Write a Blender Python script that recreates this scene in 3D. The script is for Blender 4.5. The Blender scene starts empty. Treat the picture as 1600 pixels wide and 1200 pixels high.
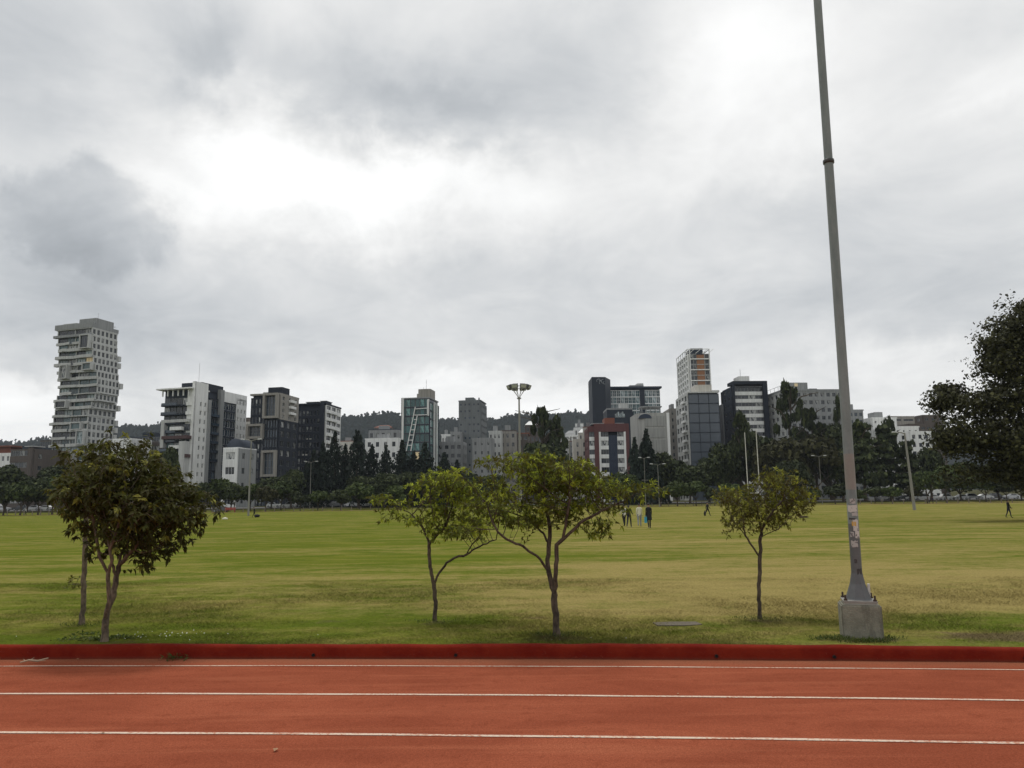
import bpy, bmesh, math, random
import numpy as np
from mathutils import Vector, Matrix

# ------------------------------------------------------------------ scene, camera, sky, sun, exposure
scn = bpy.context.scene
COL = scn.collection
R = math.radians
F_PX, PITCH, ROLL, CAM_H = 1200.0, R(8.92), R(-0.7), 1.63
cam_d = bpy.data.cameras.new('camera')
cam = bpy.data.objects.new('camera', cam_d)
COL.objects.link(cam)
cam_d.sensor_fit = 'HORIZONTAL'
cam_d.sensor_width = 36.0
cam_d.lens = 36.0 * F_PX / 1600.0
cam_d.clip_start = 0.1
cam_d.clip_end = 9000
CAM_R = Matrix.Rotation(math.pi / 2 + PITCH, 3, 'X') @ Matrix.Rotation(ROLL, 3, 'Z')
cam.matrix_world = Matrix.Translation((0, 0, CAM_H)) @ CAM_R.to_4x4()
scn.camera = cam

SUN_AZ, SUN_EL = R(-17), R(72)          # behind the bright gap in the cloud, left of the view
sun_d = bpy.data.lights.new('sun', 'SUN')
sun_d.energy = 1.5
sun_d.angle = R(15)
sun_d.color = (1.0, 0.96, 0.89)
sun = bpy.data.objects.new('sun', sun_d)
COL.objects.link(sun)
sdir = Vector((math.sin(SUN_AZ) * math.cos(SUN_EL), math.cos(SUN_AZ) * math.cos(SUN_EL), math.sin(SUN_EL)))
sun.rotation_euler = sdir.to_track_quat('Z', 'Y').to_euler()

scn.render.engine = 'CYCLES'
scn.view_settings.view_transform = 'Standard'
scn.view_settings.look = 'None'
scn.view_settings.exposure = 0.0
scn.view_settings.gamma = 1.0
scn.view_settings.use_curve_mapping = False
scn.cycles.use_denoising = True
scn.cycles.max_bounces = 6
scn.cycles.diffuse_bounces = 3
scn.cycles.glossy_bounces = 3
scn.cycles.transmission_bounces = 4
scn.cycles.transparent_max_bounces = 4
scn.cycles.volume_bounces = 0
scn.cycles.caustics_reflective = False
scn.cycles.caustics_refractive = False


def ray(px, py):
    return CAM_R @ Vector(((px - 800) / F_PX, (600 - py) / F_PX, -1))


def at(px, py, Y):
    d = ray(px, py)
    return Vector((0, 0, CAM_H)) + d * (Y / d.y)


class NG:
    """small helper that writes shader nodes as expressions"""
    def __init__(s, tree):
        s.t = tree; s.n = tree.nodes; s.l = tree.links

    def new(s, typ, **kw):
        n = s.n.new(typ)
        for k, v in kw.items():
            setattr(n, k, v)
        return n

    def put(s, sock, v):
        if hasattr(v, 'is_output'):
            s.l.new(v, sock)
        else:
            if isinstance(v, (tuple, list)) and len(v) == 3 and sock.type == 'RGBA':
                v = tuple(v) + (1.0,)
            sock.default_value = v

    def m(s, op, a, b=None, c=None, clamp=False):
        n = s.new('ShaderNodeMath', operation=op, use_clamp=clamp)
        s.put(n.inputs[0], a)
        if b is not None: s.put(n.inputs[1], b)
        if c is not None: s.put(n.inputs[2], c)
        return n.outputs[0]

    def v(s, op, a, b=None, scale=None):
        n = s.new('ShaderNodeVectorMath', operation=op)
        s.put(n.inputs[0], a)
        if b is not None: s.put(n.inputs[1], b)
        if scale is not None: s.put(n.inputs['Scale'], scale)
        return n.outputs['Value'] if op in ('DOT_PRODUCT', 'LENGTH', 'DISTANCE') else n.outputs[0]

    def sep(s, a):
        n = s.new('ShaderNodeSeparateXYZ'); s.put(n.inputs[0], a); return n.outputs

    def comb(s, x, y, z):
        n = s.new('ShaderNodeCombineXYZ')
        for i, q in enumerate((x, y, z)): s.put(n.inputs[i], q)
        return n.outputs[0]

    def noise(s, vec, scale, detail=4, rough=.5, dist=0, col=False):
        n = s.new('ShaderNodeTexNoise')
        if vec is not None: s.put(n.inputs['Vector'], vec)
        n.inputs['Scale'].default_value = scale
        n.inputs['Detail'].default_value = detail
        n.inputs['Roughness'].default_value = rough
        n.inputs['Distortion'].default_value = dist
        return n.outputs['Color' if col else 'Fac']

    def rng(s, a, f0, f1, t0=0., t1=1., smooth=True):
        n = s.new('ShaderNodeMapRange', clamp=True)
        n.interpolation_type = 'SMOOTHSTEP' if smooth else 'LINEAR'
        s.put(n.inputs[0], a)
        for i, q in enumerate((f0, f1, t0, t1)): s.put(n.inputs[i + 1], q)
        return n.outputs[0]

    def mix(s, fac, a, b, blend='MIX'):
        n = s.new('ShaderNodeMix', data_type='RGBA', blend_type=blend)
        s.put(n.inputs[0], fac); s.put(n.inputs[6], a); s.put(n.inputs[7], b)
        return n.outputs[2]


world = bpy.data.worlds.new('World')
scn.world = world
world.use_nodes = True
world.node_tree.nodes.clear()
g = NG(world.node_tree)
tc = g.new('ShaderNodeTexCoord')
dirv = g.v('NORMALIZE', tc.outputs['Generated'])
sx, sy, sz = g.sep(dirv)
zc = g.m('MAXIMUM', sz, 0.0)
# cloud deck seen in perspective
inv = g.m('DIVIDE', 1.0, g.m('ADD', zc, 0.22))
q = g.comb(g.m('MULTIPLY', sx, inv), g.m('MULTIPLY', sy, inv), 1.7)
n_big = g.noise(q, 0.95, 5, .52, .35)
n_fine = g.noise(q, 3.1, 6, .60, .5)
# warped angles for the single cloud masses
wrp = g.v('SUBTRACT', g.noise(dirv, 4.6, 6, .64, .4, col=True), (.5, .5, .5))
wx, wy, wz = g.sep(wrp)
w2_ = g.v('SUBTRACT', g.noise(dirv, 10.5, 6, .62, .3, col=True), (.5, .5, .5))
w2x, w2y, w2z = g.sep(w2_)
az = g.m('ADD', g.m('ARCTAN2', sx, sy), g.m('ADD', g.m('MULTIPLY', wx, .15), g.m('MULTIPLY', w2x, .11)))
el = g.m('ADD', g.m('ARCSINE', sz), g.m('ADD', g.m('MULTIPLY', wy, .12), g.m('MULTIPLY', w2y, .10)))
val = g.m('ADD', .85, g.m('ADD', g.m('MULTIPLY', g.m('SUBTRACT', n_big, .5), .30), g.m('MULTIPLY', g.m('SUBTRACT', n_fine, .5), .40)))


az2 = g.m('ADD', g.m('ARCTAN2', sx, sy), g.m('ADD', g.m('MULTIPLY', w2x, .13), g.m('MULTIPLY', wx, .05)))
el2 = g.m('ADD', g.m('ARCSINE', sz), g.m('ADD', g.m('MULTIPLY', w2y, .13), g.m('MULTIPLY', wy, .05)))


def cloud(px, py, rx, ry, amp, sharp=1.0, puffy=False):
    """one cloud mass at the sky direction of a place in the photograph; rx, ry in angular thousandths"""
    global val
    d = ray(px, py).normalized()
    u = g.m('MULTIPLY', g.m('SUBTRACT', az2 if puffy else az, math.atan2(d.x, d.y)), 1200. / rx)
    v_ = g.m('MULTIPLY', g.m('SUBTRACT', el2 if puffy else el, math.asin(d.z)), 1200. / ry)
    rr = g.m('ADD', g.m('MULTIPLY', u, u), g.m('MULTIPLY', v_, v_))
    if sharp != 1.0: rr = g.m('POWER', rr, sharp)
    e = g.m('EXPONENT', g.m('MULTIPLY', rr, -1.0))
    val = g.m('ADD', val, g.m('MULTIPLY', e, amp))


cloud(420, 255, 190, 90, .24)
cloud(620, 300, 330, 46, .19)
cloud(405, 140, 35, 70, .16)
cloud(230, 140, 90, 110, .06)
cloud(118, 335, 130, 74, -.20, 4.0, True)
cloud(70, 350, 190, 110, -.08)
cloud(40, 410, 170, 75, -.13)
cloud(30, 70, 170, 110, -.19)
cloud(340, 85, 100, 105, -.22)
cloud(600, 135, 260, 85, -.25)
cloud(690, 195, 170, 50, -.12, 2.2, True)
cloud(940, 120, 130, 120, -.13)
cloud(1180, 80, 110, 130, .18)
cloud(1070, 220, 80, 80, .08)
cloud(860, 250, 60, 70, .08)
cloud(1560, 110, 80, 50, .10)
cloud(1480, 340, 220, 130, -.12)
cloud(1250, 320, 160, 60, -.08)
cloud(700, 425, 260, 40, -.12)
cloud(850, 510, 700, 70, -.15)
cloud(200, 520, 260, 70, -.10)
cloud(20, 650, 110, 55, .24, 2.5, True)
cloud(640, 640, 300, 66, .17, 3., True)
cloud(1430, 640, 260, 90, .11, 3., True)
cloud(900, 640, 160, 45, .06, 3., True)
val = g.m('MAXIMUM', val, .42)
below = g.rng(sz, -.10, -.01)
val = g.m('MULTIPLY', val, g.m('ADD', .35, g.m('MULTIPLY', below, .65)))
tint = g.mix(g.rng(val, .42, .95), (.905, .955, 1.0), (1.0, 1.0, .985))
ccol = g.v('SCALE', tint, scale=val)
sky = g.new('ShaderNodeTexSky')
sky.sky_type = 'NISHITA'
sky.sun_disc = False
sky.sun_elevation = SUN_EL
sky.sun_rotation = SUN_AZ
skyc = g.v('SCALE', sky.outputs[0], scale=.10)
full = g.mix(.95, skyc, ccol)
bg = g.new('ShaderNodeBackground')
g.put(bg.inputs[0], full)
bg.inputs[1].default_value = 1.0
wo = g.new('ShaderNodeOutputWorld')
g.l.new(bg.outputs[0], wo.inputs[0])
world.cycles.sampling_method = 'MANUAL'
world.cycles.sample_map_resolution = 512

rnd = random.Random(7)
nrs = np.random.RandomState(11)


# ------------------------------------------------------------------ object helpers
def tag(o, label=None, cat=None, group=None, kind=None):
    if label: o['label'] = label
    if cat: o['category'] = cat
    if group: o['group'] = group
    if kind: o['kind'] = kind
    return o


def empty(name, loc=(0, 0, 0), rz=0.0):
    o = bpy.data.objects.new(name, None)
    o.empty_display_size = .3
    COL.objects.link(o)
    o.location = loc
    o.rotation_euler = (0, 0, rz)
    return o


class MB:
    """collects shapes and links them as ONE mesh object"""
    def __init__(s):
        s.v = []; s.f = []; s.mi = []; s.cur = 0; s.smooth = False

    def add(s, vs, fs):
        o = len(s.v)
        s.v.extend([tuple(p) for p in vs])
        for f in fs:
            s.f.append(tuple(i + o for i in f)); s.mi.append(s.cur)
        return s

    def box(s, x0, x1, y0, y1, z0, z1):
        vs = [(x0, y0, z0), (x1, y0, z0), (x1, y1, z0), (x0, y1, z0), (x0, y0, z1), (x1, y0, z1), (x1, y1, z1), (x0, y1, z1)]
        return s.add(vs, [(0, 3, 2, 1), (4, 5, 6, 7), (0, 1, 5, 4), (1, 2, 6, 5), (2, 3, 7, 6), (3, 0, 4, 7)])

    def prism(s, pts, z0, z1):
        n = len(pts)
        vs = [(p[0], p[1], z0) for p in pts] + [(p[0], p[1], z1) for p in pts]
        fs = [tuple(range(n - 1, -1, -1)), tuple(range(n, 2 * n))]
        fs += [(i, (i + 1) % n, n + (i + 1) % n, n + i) for i in range(n)]
        return s.add(vs, fs)

    def tube(s, pts, radii, n=8, cap=True):
        pts = [Vector(p) for p in pts]
        rings = []
        up = Vector((0, 0, 1))
        ref = None
        for i, p in enumerate(pts):
            d = (pts[min(i + 1, len(pts) - 1)] - pts[max(i - 1, 0)])
            if d.length < 1e-9: d = up.copy()
            d.normalize()
            if ref is None:
                ref = d.orthogonal().normalized()
            ref = (ref - d * ref.dot(d))
            if ref.length < 1e-6: ref = d.orthogonal()
            ref.normalize()
            b = d.cross(ref)
            r = radii[i] if hasattr(radii, '__len__') else radii
            rings.append([p + (ref * math.cos(2 * math.pi * k / n) + b * math.sin(2 * math.pi * k / n)) * r for k in range(n)])
        vs = [v for r_ in rings for v in r_]
        fs = []
        for i in range(len(rings) - 1):
            for k in range(n):
                a, b_ = i * n + k, i * n + (k + 1) % n
                fs.append((a, b_, b_ + n, a + n))
        if cap:
            m_ = len(vs)
            vs = vs + vs[:n] + vs[m_ - n:]
            fs.append(tuple(range(m_ + n - 1, m_ - 1, -1)))
            fs.append(tuple(range(m_ + n, m_ + 2 * n)))
        return s.add(vs, fs)

    def lathe(s, prof, n=12, c=(0, 0, 0)):
        vs = []; fs = []
        for (r, z) in prof:
            for k in range(n):
                a = 2 * math.pi * k / n
                vs.append((c[0] + r * math.cos(a), c[1] + r * math.sin(a), c[2] + z))
        for i in range(len(prof) - 1):
            for k in range(n):
                a, b = i * n + k, i * n + (k + 1) % n
                fs.append((a, b, b + n, a + n))
        m_ = len(vs)
        vs = vs + vs[:n] + vs[m_ - n:]
        fs.append(tuple(range(m_ + n - 1, m_ - 1, -1)))
        fs.append(tuple(range(m_ + n, m_ + 2 * n)))
        return s.add(vs, fs)

    def mesh(s, name, mats):
        me = bpy.data.meshes.new(name)
        me.from_pydata(s.v, [], s.f)
        if not isinstance(mats, (list, tuple)): mats = [mats]
        for m in mats: me.materials.append(m)
        if len(mats) > 1: me.polygons.foreach_set('material_index', s.mi)
        if s.smooth: me.polygons.foreach_set('use_smooth', [True] * len(s.f))
        me.update()
        return me

    def build(s, name, mats, parent=None, loc=None):
        return link(name, s.mesh(name, mats), parent, loc)


def link(name, me, parent=None, loc=None, rz=0, scale=None):
    o = bpy.data.objects.new(name, me)
    COL.objects.link(o)
    if parent is not None: o.parent = parent
    if loc is not None: o.location = loc
    if rz: o.rotation_euler = (0, 0, rz)
    if scale is not None: o.scale = scale
    return o


def copy_tree(o, parent=None):
    c = o.copy(); COL.objects.link(c); c.parent = parent
    for ch in KIDS.get(o.name, list(o.children)):
        copy_tree(ch, c)
    return c


KIDS = {}


def np_mesh(name, co, faces, mat, smooth=False, attr=None):
    """co (n,3), faces (m,k) index array -> mesh data; attr: per-face value stored as 'tint'"""
    me = bpy.data.meshes.new(name)
    co = np.asarray(co, np.float32); faces = np.asarray(faces, np.int32)
    m, k = faces.shape
    me.vertices.add(len(co)); me.vertices.foreach_set('co', co.ravel())
    me.loops.add(m * k); me.loops.foreach_set('vertex_index', faces.ravel())
    me.polygons.add(m)
    me.polygons.foreach_set('loop_start', np.arange(0, m * k, k, dtype=np.int32))
    me.polygons.foreach_set('loop_total', np.full(m, k, np.int32))
    if smooth: me.polygons.foreach_set('use_smooth', np.ones(m, bool))
    if attr is not None:
        a = me.attributes.new('tint', 'FLOAT', 'FACE')
        a.data.foreach_set('value', np.asarray(attr, np.float32))
    me.update(calc_edges=True)
    me.validate()
    for q_ in (mat if isinstance(mat, (list, tuple)) else [mat]): me.materials.append(q_)
    return me


# ------------------------------------------------------------------ materials
MATS = {}


def new_mat(name):
    m = bpy.data.materials.new(name)
    m.use_nodes = True
    m.node_tree.nodes.clear()
    gg = NG(m.node_tree)
    out = gg.new('ShaderNodeOutputMaterial')
    bs = gg.new('ShaderNodeBsdfPrincipled')
    gg.l.new(bs.outputs[0], out.inputs[0])
    return m, gg, bs


def bump(gg, bs, h, strength, dist):
    b = gg.new('ShaderNodeBump')
    b.inputs['Strength'].default_value = strength
    b.inputs['Distance'].default_value = dist
    gg.put(b.inputs['Height'], h)
    gg.l.new(b.outputs[0], bs.inputs['Normal'])


def plain(name, col, rough=.7, scale=3., var=.18, metal=0., bmp=0., spec=.4, streak=0.):
    """paint, concrete, metal: base colour with uneven tone, grain and (on walls) rain streaks"""
    if name in MATS: return MATS[name]
    m, gg, bs = new_mat(name)
    t = gg.new('ShaderNodeTexCoord').outputs['Object']
    n = gg.noise(t, scale, 6, .6)
    k = gg.m('ADD', 1 - var, gg.m('MULTIPLY', n, 2 * var))
    if streak:
        st = gg.noise(gg.v('MULTIPLY', t, (1.2, 1.2, .06)), 1.6, 5, .6)
        k = gg.m('MULTIPLY', k, gg.rng(st, .38, .62, 1 - streak, 1.0))
    gg.put(bs.inputs['Base Color'], gg.v('SCALE', tuple(col), scale=k))
    gg.put(bs.inputs['Roughness'], gg.rng(n, .2, .8, max(0, rough - .1), min(1, rough + .1), False))
    bs.inputs['Metallic'].default_value = metal
    bs.inputs['Specular IOR Level'].default_value = spec
    if bmp: bump(gg, bs, gg.noise(t, scale * 9, 5, .6), .5, bmp)
    MATS[name] = m
    return m


def glassy(name, dark, light, p_light=.25, rough=.08):
    """far window: dark glass, some with drawn blinds behind (varies by pane)"""
    m, gg, bs = new_mat(name)
    oi = gg.new('ShaderNodeObjectInfo').outputs['Random']
    t = gg.new('ShaderNodeTexCoord').outputs['Object']
    sel = gg.m('LESS_THAN', oi, p_light)
    shade = gg.m('FRACT', gg.m('MULTIPLY', oi, 37.3))
    dk = gg.v('SCALE', tuple(dark), scale=gg.m('ADD', .5, shade))
    lt = gg.v('SCALE', tuple(light), scale=gg.m('ADD', .35, gg.m('MULTIPLY', shade, .8)))
    half = gg.m('GREATER_THAN', gg.noise(gg.v('MULTIPLY', t, (1.3, 1.3, .3)), 1.5, 2), .46)
    gg.put(bs.inputs['Base Color'], gg.mix(gg.m('MULTIPLY', sel, half), dk, lt))
    bs.inputs['Roughness'].default_value = rough
    bs.inputs['Specular IOR Level'].default_value = .6
    MATS[name] = m
    return m


def emis(name, col, strength):
    m, gg, bs = new_mat(name)
    gg.put(bs.inputs['Base Color'], col)
    gg.put(bs.inputs['Emission Color'], col)
    bs.inputs['Emission Strength'].default_value = strength
    MATS[name] = m
    return m


def leafy(name, c0, c1, c2, rough=.55, trans=.25):
    """foliage: per-leaf tint from the face attribute, plus a per-tree shift"""
    m, gg, bs = new_mat(name)
    a = gg.new('ShaderNodeAttribute', attribute_name='tint').outputs['Fac']
    oi = gg.new('ShaderNodeObjectInfo').outputs['Random']
    c = gg.mix(gg.rng(a, .0, .6, smooth=False), c0, c1)
    c = gg.mix(gg.rng(a, .72, 1., smooth=False), c, c2)
    c = gg.v('SCALE', c, scale=gg.m('ADD', .8, gg.m('MULTIPLY', oi, .4)))
    gg.put(bs.inputs['Base Color'], c)
    bs.inputs['Roughness'].default_value = rough
    bs.inputs['Specular IOR Level'].default_value = .2
    if trans:
        out = [n for n in gg.n if n.type == 'OUTPUT_MATERIAL'][0]
        tr = gg.new('ShaderNodeBsdfTranslucent')
        gg.put(tr.inputs[0], gg.v('SCALE', c, scale=1.2))
        mx = gg.new('ShaderNodeMixShader'); mx.inputs[0].default_value = trans
        gg.l.new(bs.outputs[0], mx.inputs[1]); gg.l.new(tr.outputs[0], mx.inputs[2])
        gg.l.new(mx.outputs[0], out.inputs[0])
    MATS[name] = m
    return m
# ------------------------------------------------------------------ the setting: ground, track, kerb, paths, hills
ZK = [(-60, -.06), (8.56, -.06), (8.60, .115), (14, .08), (40, -.2), (75, -.25), (120, -.05), (160, .25), (205, .65),
      (235, 1.6), (300, 2.2), (500, 4), (900, 12), (1500, 20), (6000, 20)]


def zf(y):
    return float(np.interp(y, [k[0] for k in ZK], [k[1] for k in ZK]))


def bend(x):
    xc = max(-14., min(14., x))
    return -.077 * xc - .0033 * xc * xc


def fade(yp):
    return max(0., min(1., (40. - yp) / 30.))


def gxy(x, yp):
    return (x, yp + bend(x) * fade(yp))


def yprime(x, y):
    yp = y
    for _ in range(6): yp = y - bend(x) * fade(yp)
    return yp


def gz(x, y):
    return zf(yprime(x, y))


def gpt(px, py):
    """the place on the ground that shows at a pixel of the photograph"""
    d = ray(px, py)
    o = Vector((0, 0, CAM_H))
    a, b = 4., 400.
    lo = None
    for i in range(2000):
        t = 4 * (1.004 ** i)
        p = o + d * t
        if p.z < gz(p.x, p.y): lo = t; break
    if lo is None: lo = 230 / d.y
    p = o + d * lo
    return Vector((p.x, p.y, gz(p.x, p.y)))


def grass_nodes(gg, co):
    """lawn colour: mown green, dry straw patches in long bands, darker tufts"""
    band = gg.noise(gg.v('MULTIPLY', co, (.05, .22, 0)), 1.0, 6, .6, .6)
    patch = gg.noise(gg.v('MULTIPLY', co, (.28, .75, 0)), 1.0, 7, .62, .8)
    spot = gg.noise(co, 3.2, 6, .65, .3)
    fine = gg.noise(co, 22., 4, .7)
    x_, y_, z_ = gg.sep(co)
    near_dry = gg.m('MULTIPLY', gg.rng(y_, 9.6, 12.), gg.rng(y_, 26., 15.))
    right = gg.rng(gg.m('SUBTRACT', x_, gg.m('MULTIPLY', y_, .02)), -3.5, 4.)
    verge = gg.m('MULTIPLY', gg.rng(y_, 11.5, 9.2), gg.rng(x_, 4.5, .5))
    dry = gg.m('ADD', gg.m('MULTIPLY', gg.m('SUBTRACT', band, .5), 1.9), gg.m('MULTIPLY', gg.m('SUBTRACT', patch, .5), 2.0))
    dry = gg.m('ADD', dry, gg.m('MULTIPLY', gg.m('SUBTRACT', spot, .5), 1.6))
    dry = gg.m('ADD', dry, gg.m('ADD', gg.m('MULTIPLY', near_dry, gg.m('ADD', .22, gg.m('MULTIPLY', right, .42))), gg.m('MULTIPLY', verge, -.16)))
    dry = gg.m('ADD', dry, gg.m('ADD', -.10, gg.m('MULTIPLY', right, .34)))
    k = gg.rng(dry, -.35, .95)
    green = gg.mix(gg.rng(patch, .35, .65), (.090, .118, .016), (.138, .150, .024))
    c = gg.mix(k, green, (.262, .212, .078))
    soil = gg.m('MULTIPLY', gg.rng(spot, .60, .74), gg.rng(dry, .2, .9))
    c = gg.mix(gg.m('MULTIPLY', soil, .25), c, (.16, .115, .07))
    # worn soil at tree feet and by the kerb on the right, darker earth under the far trees with their shade put into the colour
    wear = None
    for (bx_, by_, rx_, ry_, am) in ((.48, 9.15, .55, .34, .8), (-1.05, 10.4, .4, .3, .6), (3.19, 10.3, .45, .3, .75), (-4.7, 9.1, .5, .3, .6), (-5.74, 10.5, .35, .25, .5), (3.95, 8.75, .75, .35, .7), (5.6, 8.9, 1.3, .55, .9), (.2, 10.9, .5, .2, .5), (-2.6, 10.6, .7, .25, .5)):
        u_ = gg.m('MULTIPLY', gg.m('SUBTRACT', x_, bx_), 1 / rx_); v_ = gg.m('MULTIPLY', gg.m('SUBTRACT', y_, by_), 1 / ry_)
        e_ = gg.m('MULTIPLY', gg.m('EXPONENT', gg.m('MULTIPLY', gg.m('ADD', gg.m('MULTIPLY', u_, u_), gg.m('MULTIPLY', v_, v_)), -1.)), am)
        wear = e_ if wear is None else gg.m('MAXIMUM', wear, e_)
    wear = gg.rng(gg.m('ADD', wear, gg.m('MULTIPLY', gg.m('SUBTRACT', spot, .5), 1.2)), .35, .8)
    c = gg.mix(gg.m('MULTIPLY', wear, .8), c, (.115, .085, .052))
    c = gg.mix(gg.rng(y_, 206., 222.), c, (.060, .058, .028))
    c = gg.v('SCALE', c, scale=gg.rng(fine, .25, .75, .62, 1.38, False))
    return c, fine, spot


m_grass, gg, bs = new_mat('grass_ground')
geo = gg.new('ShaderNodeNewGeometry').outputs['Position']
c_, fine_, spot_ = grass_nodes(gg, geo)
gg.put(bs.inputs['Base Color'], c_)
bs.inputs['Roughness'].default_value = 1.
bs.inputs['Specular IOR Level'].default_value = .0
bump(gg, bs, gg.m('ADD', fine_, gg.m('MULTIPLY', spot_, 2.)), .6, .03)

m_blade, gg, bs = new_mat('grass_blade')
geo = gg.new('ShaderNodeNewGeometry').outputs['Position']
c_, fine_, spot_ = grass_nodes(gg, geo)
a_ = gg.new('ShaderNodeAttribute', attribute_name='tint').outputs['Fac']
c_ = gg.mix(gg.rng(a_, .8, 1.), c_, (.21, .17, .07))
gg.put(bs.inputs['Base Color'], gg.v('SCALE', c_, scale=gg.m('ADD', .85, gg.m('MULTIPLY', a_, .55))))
bs.inputs['Roughness'].default_value = .9
bs.inputs['Specular IOR Level'].default_value = .05
nn_ = gg.v('NORMALIZE', gg.v('ADD', gg.v('SCALE', gg.new('ShaderNodeNewGeometry').outputs['Normal'], scale=.3), (0, 0, 1)))
gg.l.new(nn_, bs.inputs['Normal'])
tr_ = gg.new('ShaderNodeBsdfTranslucent'); gg.put(tr_.inputs[0], gg.v('SCALE', c_, scale=1.25)); gg.l.new(nn_, tr_.inputs['Normal'])
mx_ = gg.new('ShaderNodeMixShader'); mx_.inputs[0].default_value = .45
gg.l.new(bs.outputs[0], mx_.inputs[1]); gg.l.new(tr_.outputs[0], mx_.inputs[2])
gg.l.new(mx_.outputs[0], [n for n in gg.n if n.type == 'OUTPUT_MATERIAL'][0].inputs[0])

# one ground sheet out to the horizon
ys = [-3000, -300, -60, 0, 8.56, 8.60, 8.7, 9, 9.5, 10, 11, 12, 14, 16, 18, 20, 24, 28, 33, 40, 50, 62, 75, 90, 105, 120, 140, 160, 180, 205, 220, 235, 260, 300, 400, 500, 700, 900, 1500, 3400]
xs = [-3400, -1200, -500, -200, -100, -60, -40, -28] + list(np.arange(-20, 20.01, .8)) + [28, 40, 60, 100, 200, 500, 1200, 3400]
gv = []; gf = []
for yp in ys:
    for x in xs:
        px_, py_ = gxy(x, yp)
        z = zf(yp)
        if 8.65 < yp < 60 and abs(x) < 40:
            z += .012 * math.sin(x * 1.3 + yp) + .010 * math.sin(x * .57 - yp * .9)
        gv.append((px_, py_, z))
nx = len(xs)
for j in range(len(ys) - 1):
    for i in range(nx - 1):
        a = j * nx + i
        gf.append((a, a + 1, a + nx + 1, a + nx))
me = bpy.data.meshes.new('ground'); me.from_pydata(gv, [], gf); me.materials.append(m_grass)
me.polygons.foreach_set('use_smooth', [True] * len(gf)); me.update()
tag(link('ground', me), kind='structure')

# running track of red rubber crumb
m_track, gg, bs = new_mat('track_rubber')
geo = gg.new('ShaderNodeNewGeometry').outputs['Position']
big = gg.noise(gg.v('MULTIPLY', geo, (.5, 1.3, 0)), 1.1, 7, .62, .6)
mid = gg.noise(geo, 7., 6, .65)
grain = gg.noise(geo, 95., 3, .75)
grit = gg.noise(geo, 260., 2, .6)
c = gg.mix(gg.rng(big, .36, .66), (.235, .063, .034), (.298, .084, .045))
c = gg.mix(gg.m('MULTIPLY', gg.rng(mid, .50, .70), .6), c, (.205, .052, .027))
lane = gg.noise(gg.v('MULTIPLY', geo, (.22, 3.2, 0)), 1.4, 6, .6, .3)
c = gg.mix(gg.m('MULTIPLY', gg.rng(lane, .50, .70), .45), c, (.36, .115, .062))
scuff = gg.m('MULTIPLY', gg.rng(gg.noise(gg.v('MULTIPLY', geo, (1.1, 3., 0)), 2.2, 6, .7, .8), .60, .74), gg.rng(big, .4, .6))
c = gg.mix(gg.m('MULTIPLY', scuff, .5), c, (.15, .045, .028))
x_, y_, z_ = gg.sep(geo)
edge = gg.rng(gg.m('ADD', gg.m('ADD', y_, gg.m('MULTIPLY', x_, .077)), gg.m('MULTIPLY', gg.m('SUBTRACT', mid, .5), .35)), 8.12, 8.52)
c = gg.mix(gg.m('MULTIPLY', edge, .65), c, (.25, .105, .06))
dust = gg.m('MULTIPLY', gg.rng(big, .55, .72), gg.rng(grain, .5, .7))
c = gg.mix(gg.m('MULTIPLY', dust, .25), c, (.46, .22, .13))
c = gg.mix(gg.m('MULTIPLY', gg.rng(grit, .66, .74), .55), c, (.13, .035, .02))
crumb = gg.noise(geo, 42., 4, .8)
c = gg.v('SCALE', c, scale=gg.m('MULTIPLY', gg.rng(grain, .28, .72, .66, 1.34, False), gg.rng(crumb, .3, .7, .80, 1.20, False)))
gg.put(bs.inputs['Base Color'], c)
bs.inputs['Roughness'].default_value = 1.
bs.inputs['Specular IOR Level'].default_value = .0
bump(gg, bs, gg.m('ADD', grain, gg.m('MULTIPLY', grit, .5)), .7, .006)


def strip(yp0, yp1, z, x0=-60, x1=60, step=.5, jitter=0., skip=None):
    vs = []; fs = []
    X = np.arange(x0, x1 + .01, step)
    for i, x in enumerate(X):
        j0 = jitter * math.sin(x * 2.1 + yp0 * 3) + jitter * .6 * math.sin(x * 5.3 + yp0)
        j1 = jitter * math.sin(x * 2.1 + yp0 * 3) + jitter * .6 * math.sin(x * 4.1 + yp1)
        vs += [(x, yp0 + bend(x) + j0, z), (x, yp1 + bend(x) + j1, z)]
    for i in range(len(X) - 1):
        fs.append((2 * i, 2 * i + 2, 2 * i + 3, 2 * i + 1))
    return vs, fs


vs, fs = strip(-1.6, 8.56, 0.)
tag(MB().add(vs, fs).build('running_track', m_track), kind='structure')

m_line, gg, bs = new_mat('line_paint')
geo = gg.new('ShaderNodeNewGeometry').outputs['Position']
w_ = gg.noise(geo, 40., 5, .7)
w2 = gg.noise(geo, 2.3, 5, .6)
worn = gg.rng(gg.m('ADD', w_, gg.m('MULTIPLY', gg.m('SUBTRACT', w2, .5), .5)), .46, .66)
c = gg.mix(worn, (.60, .47, .37), (.42, .17, .10))
gg.put(bs.inputs['Base Color'], c)
bs.inputs['Roughness'].default_value = .9
for k, yl, wd in ((0, 8.175, .030), (1, 6.975, .046), (2, 5.79, .044), (3, 4.57, .05), (4, 3.35, .05), (5, 2.13, .05)):
    vs, fs = strip(yl - wd / 2, yl + wd / 2, .004, -40, 40, .25, .004)
    tag(MB().add(vs, fs).build('track_line', m_line), kind='structure')

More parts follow.
